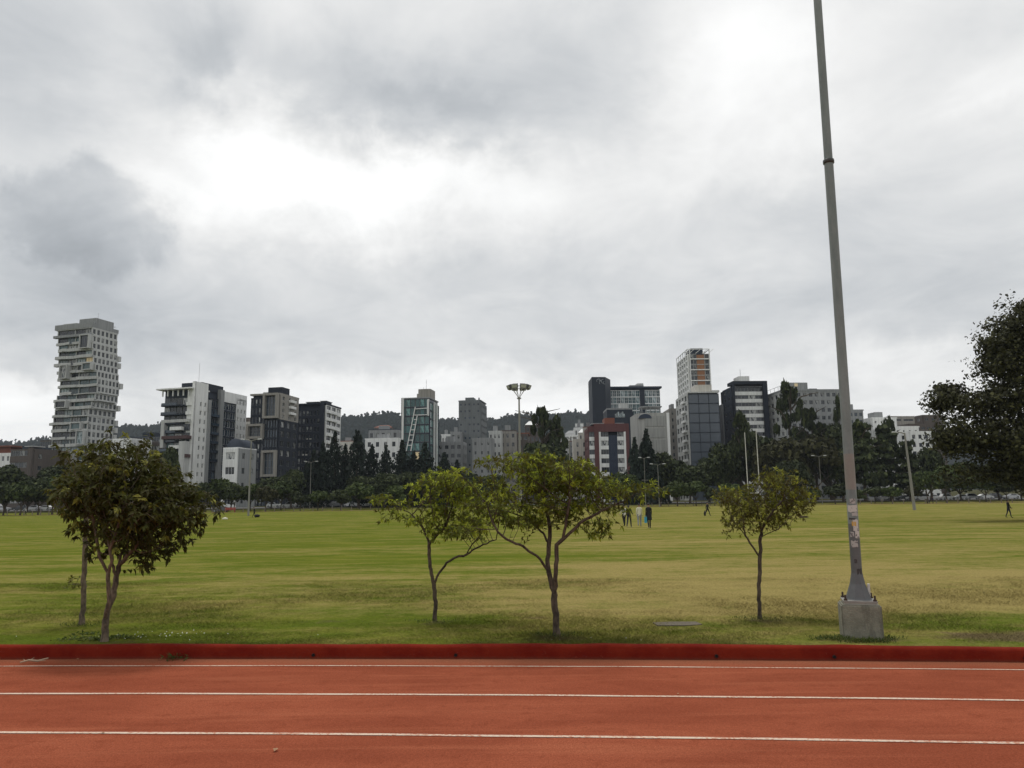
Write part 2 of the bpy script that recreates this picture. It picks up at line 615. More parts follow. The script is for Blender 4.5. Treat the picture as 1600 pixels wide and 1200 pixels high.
# painted concrete kerb with rounded, chipped edges
m_kerb, gg, bs = new_mat('kerb_paint')
geo = gg.new('ShaderNodeNewGeometry').outputs['Position']
n1 = gg.noise(geo, 2.2, 6, .65); n2 = gg.noise(geo, 30., 5, .7)
c = gg.mix(gg.rng(n1, .35, .65), (.130, .011, .007), (.180, .020, .010))
c = gg.mix(gg.m('MULTIPLY', gg.rng(n2, .62, .72), .5), c, (.27, .085, .055))
x_, y_, z_ = gg.sep(geo)
dirt = gg.rng(gg.m('ADD', z_, gg.m('MULTIPLY', n2, .05)), .065, .02)
c = gg.mix(gg.m('MULTIPLY', dirt, .6), c, (.12, .045, .03))
gg.put(bs.inputs['Base Color'], c)
bs.inputs['Roughness'].default_value = .9
bs.inputs['Specular IOR Level'].default_value = .04
bump(gg, bs, n2, .5, .012)
prof = [(8.55, -.05), (8.555, .06), (8.56, .112), (8.570, .130), (8.592, .138), (8.66, .140), (8.69, .134), (8.70, .09)]
kv = []; kf = []
X = np.arange(-40, 40.01, .35)
kr = random.Random(3)
for i, x in enumerate(X):
    j = kr.uniform(-.007, .007); jz = kr.uniform(-.006, .005) + .006 * math.sin(x * .9)
    for (yy, zz) in prof:
        kv.append((x, yy + bend(x) + j, zz + (jz if zz > .1 else 0)))
P = len(prof)
for i in range(len(X) - 1):
    for k in range(P - 1):
        a = i * P + k
        kf.append((a, a + P, a + P + 1, a + 1))
mb = MB(); mb.smooth = True
kerb = tag(mb.add(kv, kf).build('kerb', m_kerb), kind='structure')
m_hole = plain('drain_dark', (.012, .010, .010), .9)
for px_, py_ in ((482, 1026), (711, 1027), (1115, 1029), (1290, 1030), (1562, 1033)):
    d_ = at(px_, py_, 8.5)
    x = d_.x
    a = (.077 + .0066 * x)
    mb = MB()
    n = 10
    y0 = 8.545 + bend(x)
    ring = [(x + .019 * math.cos(t), 0, .040 + .017 * math.sin(t)) for t in [2 * math.pi * k / n for k in range(n)]]
    ring2 = [(x + .014 * math.cos(t), 0, .040 + .012 * math.sin(t)) for t in [2 * math.pi * k / n for k in range(n)]]
    vs = [(p[0], y0 - .004, p[2]) for p in ring] + [(p[0], y0 - .004, p[2]) for p in ring2] + [(p[0], y0 + .004, p[2]) for p in ring2] + [(p[0], y0 + .012, p[2]) for p in ring]
    fs = [(i, n + i, n + (i + 1) % n, (i + 1) % n) for i in range(n)] + [(n + i, 2 * n + i, 2 * n + (i + 1) % n, n + (i + 1) % n) for i in range(n)]
    fs += [(i, (i + 1) % n, 3 * n + (i + 1) % n, 3 * n + i) for i in range(n)] + [tuple(range(2 * n, 3 * n))]
    mb.add(vs, fs).build('drain_pipe', m_hole, kerb)

# reddish dirt path round the far side of the field, pale car park beyond
m_path = plain('dirt_path', (.20, .085, .045), .95, .4, .3)
m_asph = plain('car_park_asphalt', (.10, .10, .105), .9, .5, .25)


def far_line(x):      # far edge of the field
    return float(np.interp(x, [-300, -130, -60, 0, 60, 130, 300], [172, 180, 193, 203, 201, 190, 182]))


def ribbon(name, mat, f0, f1, lift, x0=-290, x1=290):
    vs = []; fs = []
    X = np.arange(x0, x1 + 1, 10)
    for x in X:
        for yy in (f0(x), (f0(x) + f1(x)) / 2, f1(x)):
            vs.append((x, yy, gz(x, yy) + lift))
    for i in range(len(X) - 1):
        for k in range(2):
            a = i * 3 + k
            fs.append((a, a + 3, a + 4, a + 1))
    return tag(MB().add(vs, fs).build(name, mat), kind='structure')


ribbon('path', m_path, lambda x: far_line(x), lambda x: far_line(x) + 3.2, .03)
ribbon('car_park', m_asph, lambda x: 229, lambda x: 248, .05)

# near lawn: real blades on the sheet (uncountable), colour from the same lawn
def blades(n, y0, y1, hmin, hmax, wid, power):
    yp = y0 + (y1 - y0) * nrs.rand(n) ** power
    x = (nrs.rand(n) * 2 - 1) * (yp * .72 + 1.2)
    xc = np.clip(x, -14, 14)
    y = yp + (-.077 * xc - .0033 * xc * xc) * np.clip((40 - yp) / 30., 0, 1)
    z = np.interp(yp, [k[0] for k in ZK], [k[1] for k in ZK]) - .012
    clump = .5 + .5 * np.sin(x * 3.1 + np.sin(y * 2.3) * 2) * np.sin(y * 4.7 + np.sin(x * 1.7) * 2)
    h = (hmin + (hmax - hmin) * nrs.rand(n)) * (.55 + .7 * clump)
    a = nrs.rand(n) * 2 * np.pi
    lean = h * (.8 + 1.4 * nrs.rand(n)); la = nrs.rand(n) * 2 * np.pi
    w = wid * (.6 + .8 * nrs.rand(n))
    co = np.zeros((n, 3, 3), np.float32)
    co[:, 0] = np.stack([x - np.cos(a) * w, y - np.sin(a) * w, z], 1)
    co[:, 1] = np.stack([x + np.cos(a) * w, y + np.sin(a) * w, z], 1)
    co[:, 2] = np.stack([x + np.cos(la) * lean, y + np.sin(la) * lean, z + h], 1)
    return co.reshape(-1, 3), np.arange(3 * n).reshape(-1, 3), nrs.rand(n)


c1, f1, a1 = blades(300000, 8.72, 17, .018, .045, .0038, 1.5)
gb = np_mesh('lawn_blades', c1, f1, m_blade, attr=a1)
tag(link('lawn_grass', gb), 'short mown grass, green with straw-yellow dry patches, behind the red kerb', 'grass', kind='stuff')

# wooded ridge behind the city
m_hill = plain('hill_soil', (.013, .018, .015), 1., .01, .3, spec=0.)
m_wood = leafy('hill_wood', (.012, .017, .014), (.018, .024, .018), (.026, .032, .022), .9, 0)
RIDGE = [(-300, 690), (0, 690), (90, 684), (190, 672), (250, 668), (400, 668), (480, 660), (530, 656), (600, 652), (640, 650), (700, 656), (760, 652), (830, 652), (900, 650), (960, 660), (1050, 672), (1200, 690), (1400, 700), (1600, 710), (1900, 720)]
YR = 1750.
hx = []; hz = []
for px_, py_ in RIDGE:
    p = at(px_, py_, YR); hx.append(p.x); hz.append(p.z)
X = np.arange(-1900, 1900.1, 25)
Zr = np.interp(X, hx, hz) + 6 * np.sin(X * .013) + 4 * np.sin(X * .041 + 1)
hv = []; hf = []
prof = [(1050, 0.), (1200, .18), (1400, .50), (1600, .83), (YR, 1.), (1950, .9), (2300, .4), (2900, 0.)]
for x, zr in zip(X, Zr):
    for yy, k in prof:
        hv.append((x * yy / YR, yy, 14 + (zr - 14) * k))
P = len(prof)
for i in range(len(X) - 1):
    for k in range(P - 1):
        a = i * P + k
        hf.append((a, a + P, a + P + 1, a + 1))
mb = MB(); mb.smooth = True
tag(mb.add(hv, hf).build('hill', m_hill), kind='structure')
hc = []; hfc = []; ht = []
hr = np.random.RandomState(5)
nt = 7500
tx = -1700 + 3300 * hr.rand(nt)
ty = 1230 + 560 * hr.rand(nt) ** .7
for i in range(nt):
    x, yy = tx[i] * ty[i] / YR, ty[i]
    zr = np.interp(tx[i], X, Zr)
    z = 14 + (zr - 14) * np.interp(yy, [p[0] for p in prof], [p[1] for p in prof])
    hgt = 5 + 7 * hr.rand() ** 2.6
    wd = 2.6 + 3.2 * hr.rand()
    for q_ in range(7):
        a, e = hr.rand() * 6.28, hr.rand()
        o_ = len(hc)
        rr = wd * (1.05 - .7 * e) * (.5 + .5 * hr.rand())
        cx, cy, cz = x + rr * .6 * math.cos(a), yy + rr * .6 * math.sin(a), z + hgt * (.25 + .7 * e)
        s_ = 1.6 + 1.5 * hr.rand()
        for k in range(4):
            b_ = a + k * 1.57 + hr.rand()
            hc.append((cx + s_ * math.cos(b_), cy + s_ * .4 * math.sin(b_), cz + s_ * math.sin(b_) * .9))
        hfc.append((o_, o_ + 1, o_ + 2, o_ + 3)); ht.append(hr.rand())
hm = np_mesh('hill_wood', hc, hfc, m_wood, attr=ht)
tag(link('hill_forest', hm), 'dark wooded ridge of far trees along the skyline behind the city', 'forest', kind='stuff')
# ------------------------------------------------------------------ near trees: limbs grown into a crown volume, then leaves
def bark(name, c0, c1):
    m, gg, bs = new_mat(name)
    t = gg.new('ShaderNodeTexCoord').outputs['Object']
    n = gg.noise(gg.v('MULTIPLY', t, (1, 1, .3)), 34., 6, .65)
    n2 = gg.noise(t, 6., 4, .6)
    gg.put(bs.inputs['Base Color'], gg.mix(gg.rng(gg.m('ADD', n, gg.m('MULTIPLY', gg.m('SUBTRACT', n2, .5), .8)), .3, .7), c0, c1))
    bs.inputs['Roughness'].default_value = .9
    bump(gg, bs, n, .8, .02)
    return m


m_bark = bark('bark_brown', (.035, .025, .018), (.11, .08, .055))
m_bark2 = bark('bark_grey', (.06, .047, .034), (.19, .145, .10))


def grow(limbs, lobes, n_att, step, kill, infl, seed, shell=.35, pad=None, per_pad=40):
    """limbs: polylines from the base; lobes: (center, radii). Space colonisation -> nodes, parent"""
    rs = np.random.RandomState(seed)
    nodes = []; par = []
    for li, (attach, pts) in enumerate(limbs):
        prev = -1 if attach is None else int(np.argmin([(Vector(n) - Vector(pts[0])).length for n in nodes]))
        start = 0 if attach is None else 1
        if attach is None:
            nodes.append(tuple(pts[0])); par.append(-1); prev = 0; start = 1
        for k in range(start, len(pts)):
            a = Vector(nodes[prev]); b = Vector(pts[k])
            n = max(1, int((b - a).length / step))
            for q_ in range(1, n + 1):
                nodes.append(tuple(a.lerp(b, q_ / n) + Vector(rs.normal(0, step * .10, 3)))); par.append(prev); prev = len(nodes) - 1
    vol = np.array([l[1][0] * l[1][1] * l[1][2] for l in lobes]); vol = vol / vol.sum()
    att = []
    for c, r_ in lobes:
        pass
    pick = rs.choice(len(lobes), n_att, p=vol)
    d = rs.normal(size=(n_att, 3)); d /= np.linalg.norm(d, axis=1)[:, None]
    rad = (shell + (1 - shell) * rs.rand(n_att)) ** .7
    C = np.array([l[0] for l in lobes])[pick]; RR = np.array([l[1] for l in lobes])[pick]
    if pad:
        # leaves sit in flat pads with gaps between them
        nk = max(6, int(n_att / per_pad))
        ctr = (C + d * rad[:, None] * RR)[:nk]
        own = rs.randint(0, nk, n_att)
        att = ctr[own] + rs.normal(0, 1, (n_att, 3)) * np.array(pad) * (.6 + .8 * rs.rand(nk))[own][:, None]
    else:
        att = C + d * rad[:, None] * RR
    N = np.array(nodes); alive = np.ones(len(att), bool)
    nodes = list(map(tuple, N))
    for it in range(120):
        A = att[alive]
        if len(A) < 6: break
        N = np.array(nodes)
        D2 = np.maximum((A ** 2).sum(1)[:, None] + (N ** 2).sum(1)[None] - 2 * A @ N.T, 0)
        near = D2.argmin(1); dist = np.sqrt(D2[np.arange(len(A)), near])
        ok = dist < infl
        if not ok.any():
            infl *= 1.5
            continue
        grew = False
        for ni in np.unique(near[ok]):
            v = A[(near == ni) & ok] - N[ni]
            v = (v / (np.linalg.norm(v, axis=1)[:, None] + 1e-9)).sum(0) + rs.normal(0, .25, 3)
            L = np.linalg.norm(v)
            if L < .05: continue
            p = N[ni] + v / L * step
            if np.min(((N - p) ** 2).sum(1)) < (step * .3) ** 2: continue
            nodes.append(tuple(p)); par.append(int(ni)); grew = True
        N2 = np.array(nodes)
        Nl = N2[-500:]; D2 = np.maximum((att ** 2).sum(1)[:, None] + (Nl ** 2).sum(1)[None] - 2 * att @ Nl.T, 0).min(1)
        alive &= D2 > kill * kill
        if not grew: break
    return np.array(nodes), par


def tree_mesh(nodes, par, r_base, r_tip, mat, name, root, split_r=.012):
    n = len(nodes)
    kids = [[] for _ in range(n)]
    for i, p in enumerate(par):
        if p >= 0: kids[p].append(i)
    tips = np.zeros(n)
    order = list(range(n))[::-1]
    for i in order:
        if not kids[i]: tips[i] = 1
        if par[i] >= 0: tips[par[i]] += tips[i]
    ex = math.log(max(2, tips[0])) / math.log(r_base / r_tip)
    rad = r_tip * tips ** (1 / ex)
    trunk = MB(); trunk.smooth = True
    br = MB(); br.smooth = True
    stack = [(0, None)]
    while stack:
        i, prev = stack.pop()
        chain = [] if prev is None else [prev]
        cur = i
        while True:
            chain.append(cur)
            if not kids[cur]: break
            ks = sorted(kids[cur], key=lambda k: -tips[k])
            for k in ks[1:]: stack.append((k, cur))
            cur = ks[0]
        rr = [rad[c] for c in chain]
        if prev is not None: rr[0] = rr[1]
        pts = [Vector(nodes[c]) for c in chain]
        if prev is None:
            rr[0] *= 1.45
            pts[0] = pts[0] - Vector((0, 0, .05))
            if len(rr) > 2: rr[1] *= 1.12
        if len(chain) < 2: continue
        thick = max(rr) > split_r
        (trunk if thick else br).tube(pts, rr, 8 if thick else 4)
    trunk.build('trunk', mat, root)
    if br.f: tag(br.build('twigs', mat, root), kind='stuff')
    return rad, kids, tips


def leaf_cloud(pos, dirs, size, aspect, seed, tint, droop=.2, fold=.3):
    """pos, dirs (n,3): pointed, folded leaves -> vertex/face arrays"""
    rs = np.random.RandomState(seed)
    n = len(pos)
    d = dirs + rs.normal(0, .18, (n, 3)); d[:, 2] -= droop
    d /= np.linalg.norm(d, axis=1)[:, None]
    side = np.cross(d, rs.normal(0, .5, (n, 3)) + np.array([0, 0, 1.0])); side /= (np.linalg.norm(side, axis=1)[:, None] + 1e-9)
    nor = np.cross(side, d)
    L = (size * (.65 + .7 * rs.rand(n)))[:, None]; W = L * aspect
    co = np.zeros((n, 6, 3), np.float32)
    base = pos
    co[:, 0] = base
    co[:, 1] = base + d * L * .45 + side * W + nor * W * fold
    co[:, 2] = base + d * L * .45 - side * W + nor * W * fold
    co[:, 3] = base + d * L * .5
    co[:, 4] = base + d * L - np.array([0, 0, 1.0]) * L * .15
    co = co[:, :5]
    f = np.array([[0, 3, 1], [1, 3, 4], [0, 2, 3], [3, 2, 4]])
    faces = (np.arange(n)[:, None, None] * 5 + f[None]).reshape(-1, 3)
    return co.reshape(-1, 3), faces, np.repeat(tint, 4)


def near_tree(label, limbs, lobes, n_att, r_base, leaf_mat, bark_mat, seed, per_tip=8, size=.055, aspect=.17, droop=.15, r_tip=.0016, young=.18, step=.045, kill=.055, along=.75, infl=.5, pad=None, per_pad=40):
    base = Vector(limbs[0][1][0])
    root = empty('small_tree', base)
    L2 = [(a, [Vector(p) - base for p in pts]) for a, pts in limbs]
    lb = [(Vector(c) - base, r_) for c, r_ in lobes]
    nodes, par = grow(L2, lb, n_att, step, kill, infl, seed, .35, pad, per_pad)
    rad, kids, tips = tree_mesh(nodes, par, r_base, r_tip, bark_mat, 'tree', root)
    rs = np.random.RandomState(seed + 1)
    pos = []; dr = []; tn = []
    for i in range(len(nodes)):
        if par[i] < 0: continue
        ax = nodes[i] - nodes[par[i]]; ax = ax / (np.linalg.norm(ax) + 1e-9)
        if not kids[i]: k = per_tip
        elif tips[i] <= 3 and rs.rand() < along: k = max(2, per_tip // 3)
        else: continue
        if nodes[i][2] < .3: continue
        fresh = rs.rand() < young and not kids[i]
        tone = rs.rand() * .6 if not fresh else .8 + .2 * rs.rand()
        for q_ in range(k):
            v = rs.normal(size=3); v /= np.linalg.norm(v)
            v = v * .9 + ax * .75 + np.array([0, 0, .25])
            pos.append(nodes[i] + ax * rs.uniform(-.02, .015)); dr.append(v / np.linalg.norm(v))
            tn.append(min(1, max(0, tone + rs.normal(0, .08))))
    co, fa, tt = leaf_cloud(np.array(pos), np.array(dr), size, aspect, seed + 2, np.array(tn), droop)
    me = np_mesh('foliage', co, fa, leaf_mat, attr=tt)
    tag(link('foliage', me, root), kind='stuff')
    tag(root, label, 'tree', 'young trees along the kerb')
    return root


def lobe(px, py, Y, rx, ry, rz, dy=0.):
    s = Y / F_PX
    p = at(px, py, Y)
    return ((p.x, p.y + dy, p.z), (rx * s, ry, rz * s))


def limb(Y, *pts, attach=1):
    """pts: (px, py, depth offset)"""
    return (attach, [at(p[0], p[1], Y + (p[2] if len(p) > 2 else 0)) for p in pts])


m_leafC = leafy('leaf_olive', (.095, .086, .017), (.135, .168, .024), (.44, .50, .06), .6, .45)
m_leafA = leafy('leaf_dark', (.060, .054, .015), (.090, .100, .021), (.30, .29, .055), .68, .35)
m_leafD = leafy('leaf_brownish', (.092, .074, .017), (.124, .130, .025), (.34, .35, .05), .6, .4)

# broad two-stemmed tree in the middle
pb = gpt(870, 993); Y = pb.y
limbs = [(None, [pb, at(868, 955, Y), at(866, 930, Y), at(860, 905, Y + .02), at(855, 880, Y + .05), at(858, 850, Y + .1), at(859, 838, Y + .12)]),
         limb(Y, (866, 932), (868, 905, -.04), (869, 875, -.08), (870, 852, -.1), (880, 842, -.12), (893, 830, -.15), (912, 812, -.2), (940, 798, -.25)),
         limb(Y, (857, 893, .03), (848, 880, .0), (832, 864, -.05), (812, 850, -.1), (790, 842, -.12), (778, 832, -.15)),
         limb(Y, (858, 845, .1), (846, 830, .18), (832, 818, .25)),
         limb(Y, (859, 840, .1), (858, 815, .2), (850, 780, .25)),
         limb(Y, (880, 842, -.12), (884, 815, -.2), (890, 780, -.25)),
         limb(Y, (912, 812, -.2), (945, 796, -.1), (975, 783, 0))]
lobes = [lobe(790, 750, Y, 85, .62, 34), lobe(850, 748, Y, 100, .7, 34, -.1), lobe(905, 770, Y, 80, .62, 36, .1), lobe(770, 800, Y, 52, .5, 30), lobe(840, 795, Y, 90, .55, 32, .1), lobe(965, 768, Y, 42, .35, 18), lobe(925, 826, Y, 26, .25, 20, -.2), lobe(740, 726, Y, 38, .35, 14, .1), lobe(820, 722, Y, 50, .4, 10), lobe(935, 762, Y, 45, .4, 16)]
near_tree('broad olive-green tree with two bent stems forking low, nearest the kerb in the middle', limbs, lobes, 4000, .038, m_leafC, m_bark, 21, per_tip=9, young=.42, size=.058, pad=(.10, .10, .036), per_pad=58, kill=.042)

# smaller leaning tree left of it
pb = gpt(679, 972); Y = pb.y
limbs = [(None, [pb, at(681, 940, Y), at(678, 913, Y), at(672, 885, Y), at(671, 860, Y + .03), at(669, 845, Y + .05), at(667, 830, Y + .1)]),
         limb(Y, (678, 915), (686, 896, -.03), (698, 880, -.05), (710, 872, -.06), (724, 869, -.05), (738, 860, -.02), (755, 850, .05), (775, 843, .1)),
         limb(Y, (730, 866, -.04), (738, 850, -.1), (750, 838, -.15)),
         limb(Y, (670, 852, .04), (680, 838, -.05), (695, 825, -.1)),
         limb(Y, (668, 840, .07), (655, 815, .1), (640, 800, .15))]
lobes = [lobe(690, 775, Y, 62, .5, 34), lobe(650, 805, Y, 48, .45, 26, -.1), lobe(705, 815, Y, 60, .5, 26), lobe(740, 790, Y, 50, .5, 40, .1), lobe(612, 792, Y, 26, .25, 15, -.1), lobe(720, 835, Y, 30, .3, 12), lobe(690, 755, Y, 40, .4, 12)]
near_tree('smaller forked tree with one limb arching right toward the broad tree', limbs, lobes, 2600, .027, m_leafC, m_bark, 33, per_tip=9, young=.42, size=.058, pad=(.09, .09, .034), per_pad=56, kill=.042)

# slim tree beside the lighting mast
pb = gpt(1187, 967); Y = pb.y
limbs = [(None, [pb, at(1186, 930, Y), at(1187, 895, Y), at(1187, 865, Y), at(1188, 840, Y), at(1192, 825, Y + .05), at(1196, 805, Y + .1)]),
         limb(Y, (1185, 870), (1175, 852, -.05), (1164, 836, -.1), (1152, 822, -.12), (1146, 812, -.1)),
         limb(Y, (1189, 838), (1205, 831, -.08), (1216, 826, -.12), (1226, 819, -.18)),
         limb(Y, (1189, 832), (1186, 810, .1), (1180, 790, .15)),
         limb(Y, (1190, 828), (1202, 808, -.1), (1215, 790, -.12)),
         limb(Y, (1164, 836, -.1), (1163, 820, -.05), (1160, 805, 0))]
lobes = [lobe(1200, 780, Y, 60, .5, 34), lobe(1160, 788, Y, 32, .35, 26), lobe(1235, 790, Y, 32, .35, 22), lobe(1150, 810, Y, 22, .25, 14), lobe(1215, 752, Y, 30, .3, 14), lobe(1190, 815, Y, 40, .3, 14), lobe(1180, 755, Y, 24, .25, 14)]
near_tree('slim single-stemmed tree with reddish-brown crown left of the tall mast', limbs, lobes, 2600, .026, m_leafD, m_bark, 45, per_tip=9, young=.30, size=.052, pad=(.085, .085, .045), per_pad=46, kill=.042)

# dense dark tree at the left
pb = gpt(163, 1005); Y = pb.y
limbs = [(None, [pb, at(166, 975, Y), at(168, 955, Y), at(177, 930, Y + .03), at(181, 905, Y + .06), at(186, 885, Y + .08), at(190, 862, Y + .1)]),
         limb(Y, (166, 968), (170, 940, -.1), (169, 915, -.14), (168, 895, -.16), (160, 880, -.2), (154, 862, -.22)),
         limb(Y, (181, 905, .06), (176, 880, 0), (175, 860, 0)),
         limb(Y, (186, 885, .08), (198, 872, .0), (208, 858, -.05)),
         limb(Y, (168, 895, -.16), (175, 875, -.25), (172, 858, -.25))]
lobes = [lobe(180, 760, Y, 66, .6, 62), lobe(230, 790, Y, 66, .6, 54), lobe(165, 800, Y, 42, .5, 44), lobe(200, 832, Y, 62, .5, 34), lobe(140, 750, Y, 26, .35, 30), lobe(270, 795, Y, 42, .45, 38), lobe(160, 712, Y, 30, .3, 18), lobe(250, 735, Y, 22, .25, 24), lobe(225, 865, Y, 30, .3, 14), lobe(288, 812, Y, 24, .25, 18), lobe(205, 708, Y, 14, .15, 12), lobe(278, 848, Y, 12, .12, 8)]
near_tree('dense dark-leaved tree with several stems from one base, leftmost and nearest the kerb', limbs, lobes, 4700, .040, m_leafA, m_bark2, 57, per_tip=9, size=.072, aspect=.21, droop=.75, young=.14, step=.05, kill=.048, pad=(.11, .11, .07), per_pad=42)

# slender tree just behind it
pb = gpt(127, 977); Y = pb.y
limbs = [(None, [pb, at(130, 945, Y), at(132, 915, Y), at(133, 880, Y), at(133, 850, Y), at(135, 820, Y), at(136, 780, Y), at(140, 740, Y)]),
         limb(Y, (132, 918), (120, 913, -.05), (108, 912, -.1)),
         limb(Y, (133, 875), (139, 870), (140, 862)),
         limb(Y, (135, 800), (118, 770, .1), (105, 755, .1))]
lobes = [lobe(118, 770, Y, 32, .4, 46), lobe(150, 750, Y, 40, .4, 40), lobe(118, 911, Y, 16, .16, 11), lobe(135, 715, Y, 26, .3, 18)]
near_tree('slender straight-stemmed tree with a leafy side shoot, just behind the dense dark tree', limbs, lobes, 700, .034, m_leafD, m_bark2, 69, per_tip=7, young=.05, size=.06, step=.06)


# ------------------------------------------------------------------ park trees across the field
def sphere_pts(n, rs):
    d = rs.normal(size=(n, 3)); return d / np.linalg.norm(d, axis=1)[:, None]


def clump_faces(P, Nrm, size, rs, k=4, flat=.5):
    """irregular leafy scraps: one k-gon per point, roughly facing outward"""
    n = len(P)
    Nn = Nrm + rs.normal(0, .75, (n, 3)); Nn /= np.linalg.norm(Nn, axis=1)[:, None]
    a = np.cross(Nn, rs.normal(size=(n, 3))); a /= np.linalg.norm(a, axis=1)[:, None]
    b = np.cross(Nn, a)
    co = np.zeros((n, k, 3), np.float32)
    s = size * (.5 + rs.rand(n))
    for q_ in range(k):
        ang = 2 * math.pi * q_ / k + rs.rand(n) * .8
        rr = s * (.55 + .7 * rs.rand(n))
        co[:, q_] = P + a * (np.cos(ang) * rr)[:, None] + b * (np.sin(ang) * rr * .75)[:, None]
    return co.reshape(-1, 3), np.arange(n * k).reshape(n, k)


def crown_round(seed, n, flat=1., size=.055, nl=10, core=.62, low=.30):
    """unit tree: crown from z=low..1, half width .5 (x,y)"""
    rs = np.random.RandomState(seed)
    lob = []
    for i in range(nl):
        d = sphere_pts(1, rs)[0]
        c = np.array([d[0] * .26, d[1] * .26, (low + 1) / 2 + d[2] * (1 - low) * .27])
        r = np.array([.20, .20, (1 - low) * .24]) * (.75 + .6 * rs.rand())
        lob.append((c, r))
    per = n // nl
    Ps = []; Ns = []
    for c, r in lob:
        d = sphere_pts(per, rs)
        d[:, 2] = np.where(d[:, 2] < -.45, -d[:, 2], d[:, 2])
        rad = core + (1.06 - core) * rs.rand(per) ** .45
        Ps.append(c + d * r * rad[:, None]); Ns.append(d)
    P = np.vstack(Ps); Nn = np.vstack(Ns)
    P[:, 2] = np.maximum(P[:, 2], low * .8)
    co, fa = clump_faces(P, Nn, size, rs)
    return co, fa, rs.rand(len(fa))


def crown_conifer(seed, n, size=.035):
    rs = np.random.RandomState(seed)
    t = rs.rand(n) ** .7            # 0 top .. 1 bottom
    ph = rs.rand(n) * 6.283
    tier = np.floor(t * 13) / 13.
    fr = t * 13 - np.floor(t * 13)
    rad = (.03 + .47 * (tier * .75 + t * .25) ** .85) * (.25 + .8 * np.sqrt(rs.rand(n)))
    wob = 1 + .30 * np.sin(ph * 3 + tier * 40) + .24 * np.sin(ph * 5 + tier * 17) + .18 * np.sin(tier * 61)
    rad = rad * wob
    z = 1 - t * .93 - rad * .22 + rs.normal(0, .006, n)
    P = np.stack([rad * np.cos(ph), rad * np.sin(ph), z], 1)
    Nn = np.stack([np.cos(ph) * .4, np.sin(ph) * .4, np.ones(n)], 1)
    co, fa = clump_faces(P, Nn, size, rs)
    return co, fa, rs.rand(len(fa))


def crown_sparse(seed, n, size=.04, low=.3, nl=22):
    """tall open crown (eucalyptus-like): separate clumps with gaps"""
    rs = np.random.RandomState(seed)
    Ps = []; Ns = []
    for i in range(nl):
        h = low + (1 - low) * (i + rs.rand()) / nl
        w = .42 * math.sin(math.pi * min(1, (h - low) / (1 - low) * .85 + .12)) + .06
        a = rs.rand() * 6.28
        c = np.array([w * math.cos(a) * rs.rand() ** .5, w * math.sin(a) * rs.rand() ** .5, h])
        d = sphere_pts(n // nl, rs)
        Ps.append(c + d * np.array([.13, .13, .06]) * (.5 + .8 * rs.rand()) * (rs.rand(len(d)) ** .35)[:, None]); Ns.append(d)
    P = np.vstack(Ps); Nn = np.vstack(Ns)
    co, fa = clump_faces(P, Nn, size, rs)
    return co, fa, rs.rand(len(fa))


def crown_layered(seed, n, size=.045, low=.25):
    """broad cedar-like crown in flat layers"""
    rs = np.random.RandomState(seed)
    Ps = []; Ns = []
    L = 9
    for i in range(L):
        h = low + (.95 - low) * i / (L - 1)
        w = .5 * (1 - .72 * ((h - low) / (1 - low)) ** 1.3)
        for q_ in range(5):
            a = rs.rand() * 6.28
            rr = w * (.25 + .6 * rs.rand())
            c = np.array([rr * math.cos(a), rr * math.sin(a), h + rs.normal(0, .015)])
            d = sphere_pts(n // (L * 5), rs)
            Ps.append(c + d * np.array([.17 * w / .5 + .05, .17 * w / .5 + .05, .03]) * (rs.rand(len(d)) ** .4)[:, None]); Ns.append(d + np.array([0, 0, 1.]))
    P = np.vstack(Ps); Nn = np.vstack(Ns)
    co, fa = clump_faces(P, Nn, size, rs)
    return co, fa, rs.rand(len(fa))


def trunk_mesh(seed, low, mat, r=.022, kind='round'):
    rs = np.random.RandomState(seed)
    mb = MB(); mb.smooth = True
    top = .93 if kind in ('conifer', 'sparse') else low + .25
    n = 6
    pts = [(rs.normal(0, .008) * (i > 0) * (1 if kind != 'conifer' else .3), rs.normal(0, .008) * (i > 0), top * i / n - .01) for i in range(n + 1)]
    mb.tube(pts, [r * (1.25 if i == 0 else 1 - .75 * i / n) for i in range(n + 1)], 7)
    if kind != 'conifer':
        for q_ in range(6 if kind == 'round' else 10):
            h = low * (.75 + .25 * rs.rand()) if kind == 'round' else low + (.85 - low) * rs.rand()
            a = rs.rand() * 6.28
            l = .28 if kind == 'round' else .25
            f = h / top
            b = pts[min(n, int(f * n))]
            mb.tube([(b[0], b[1], h), (b[0] + l * .4 * math.cos(a), b[1] + l * .4 * math.sin(a), h + .12), (b[0] + l * math.cos(a), b[1] + l * math.sin(a), h + .26 * (1 if kind == 'round' else .6))], [r * .5, r * .35, r * .12], 5)
    return mb.mesh('trunk', mat)


m_far1 = leafy('park_leaf_dark', (.020, .028, .012), (.036, .048, .018), (.075, .088, .032), .8, 0)
m_far2 = leafy('park_leaf_green', (.032, .048, .016), (.052, .074, .020), (.085, .105, .03), .8, 0)
m_far3 = leafy('park_leaf_conifer', (.010, .018, .014), (.018, .028, .020), (.028, .040, .026), .8, 0)
m_far4 = leafy('park_leaf_brown', (.030, .030, .014), (.046, .046, .018), (.07, .07, .028), .8, 0)
m_barkfar = plain('park_bark', (.075, .06, .045), .95, 2., .35)

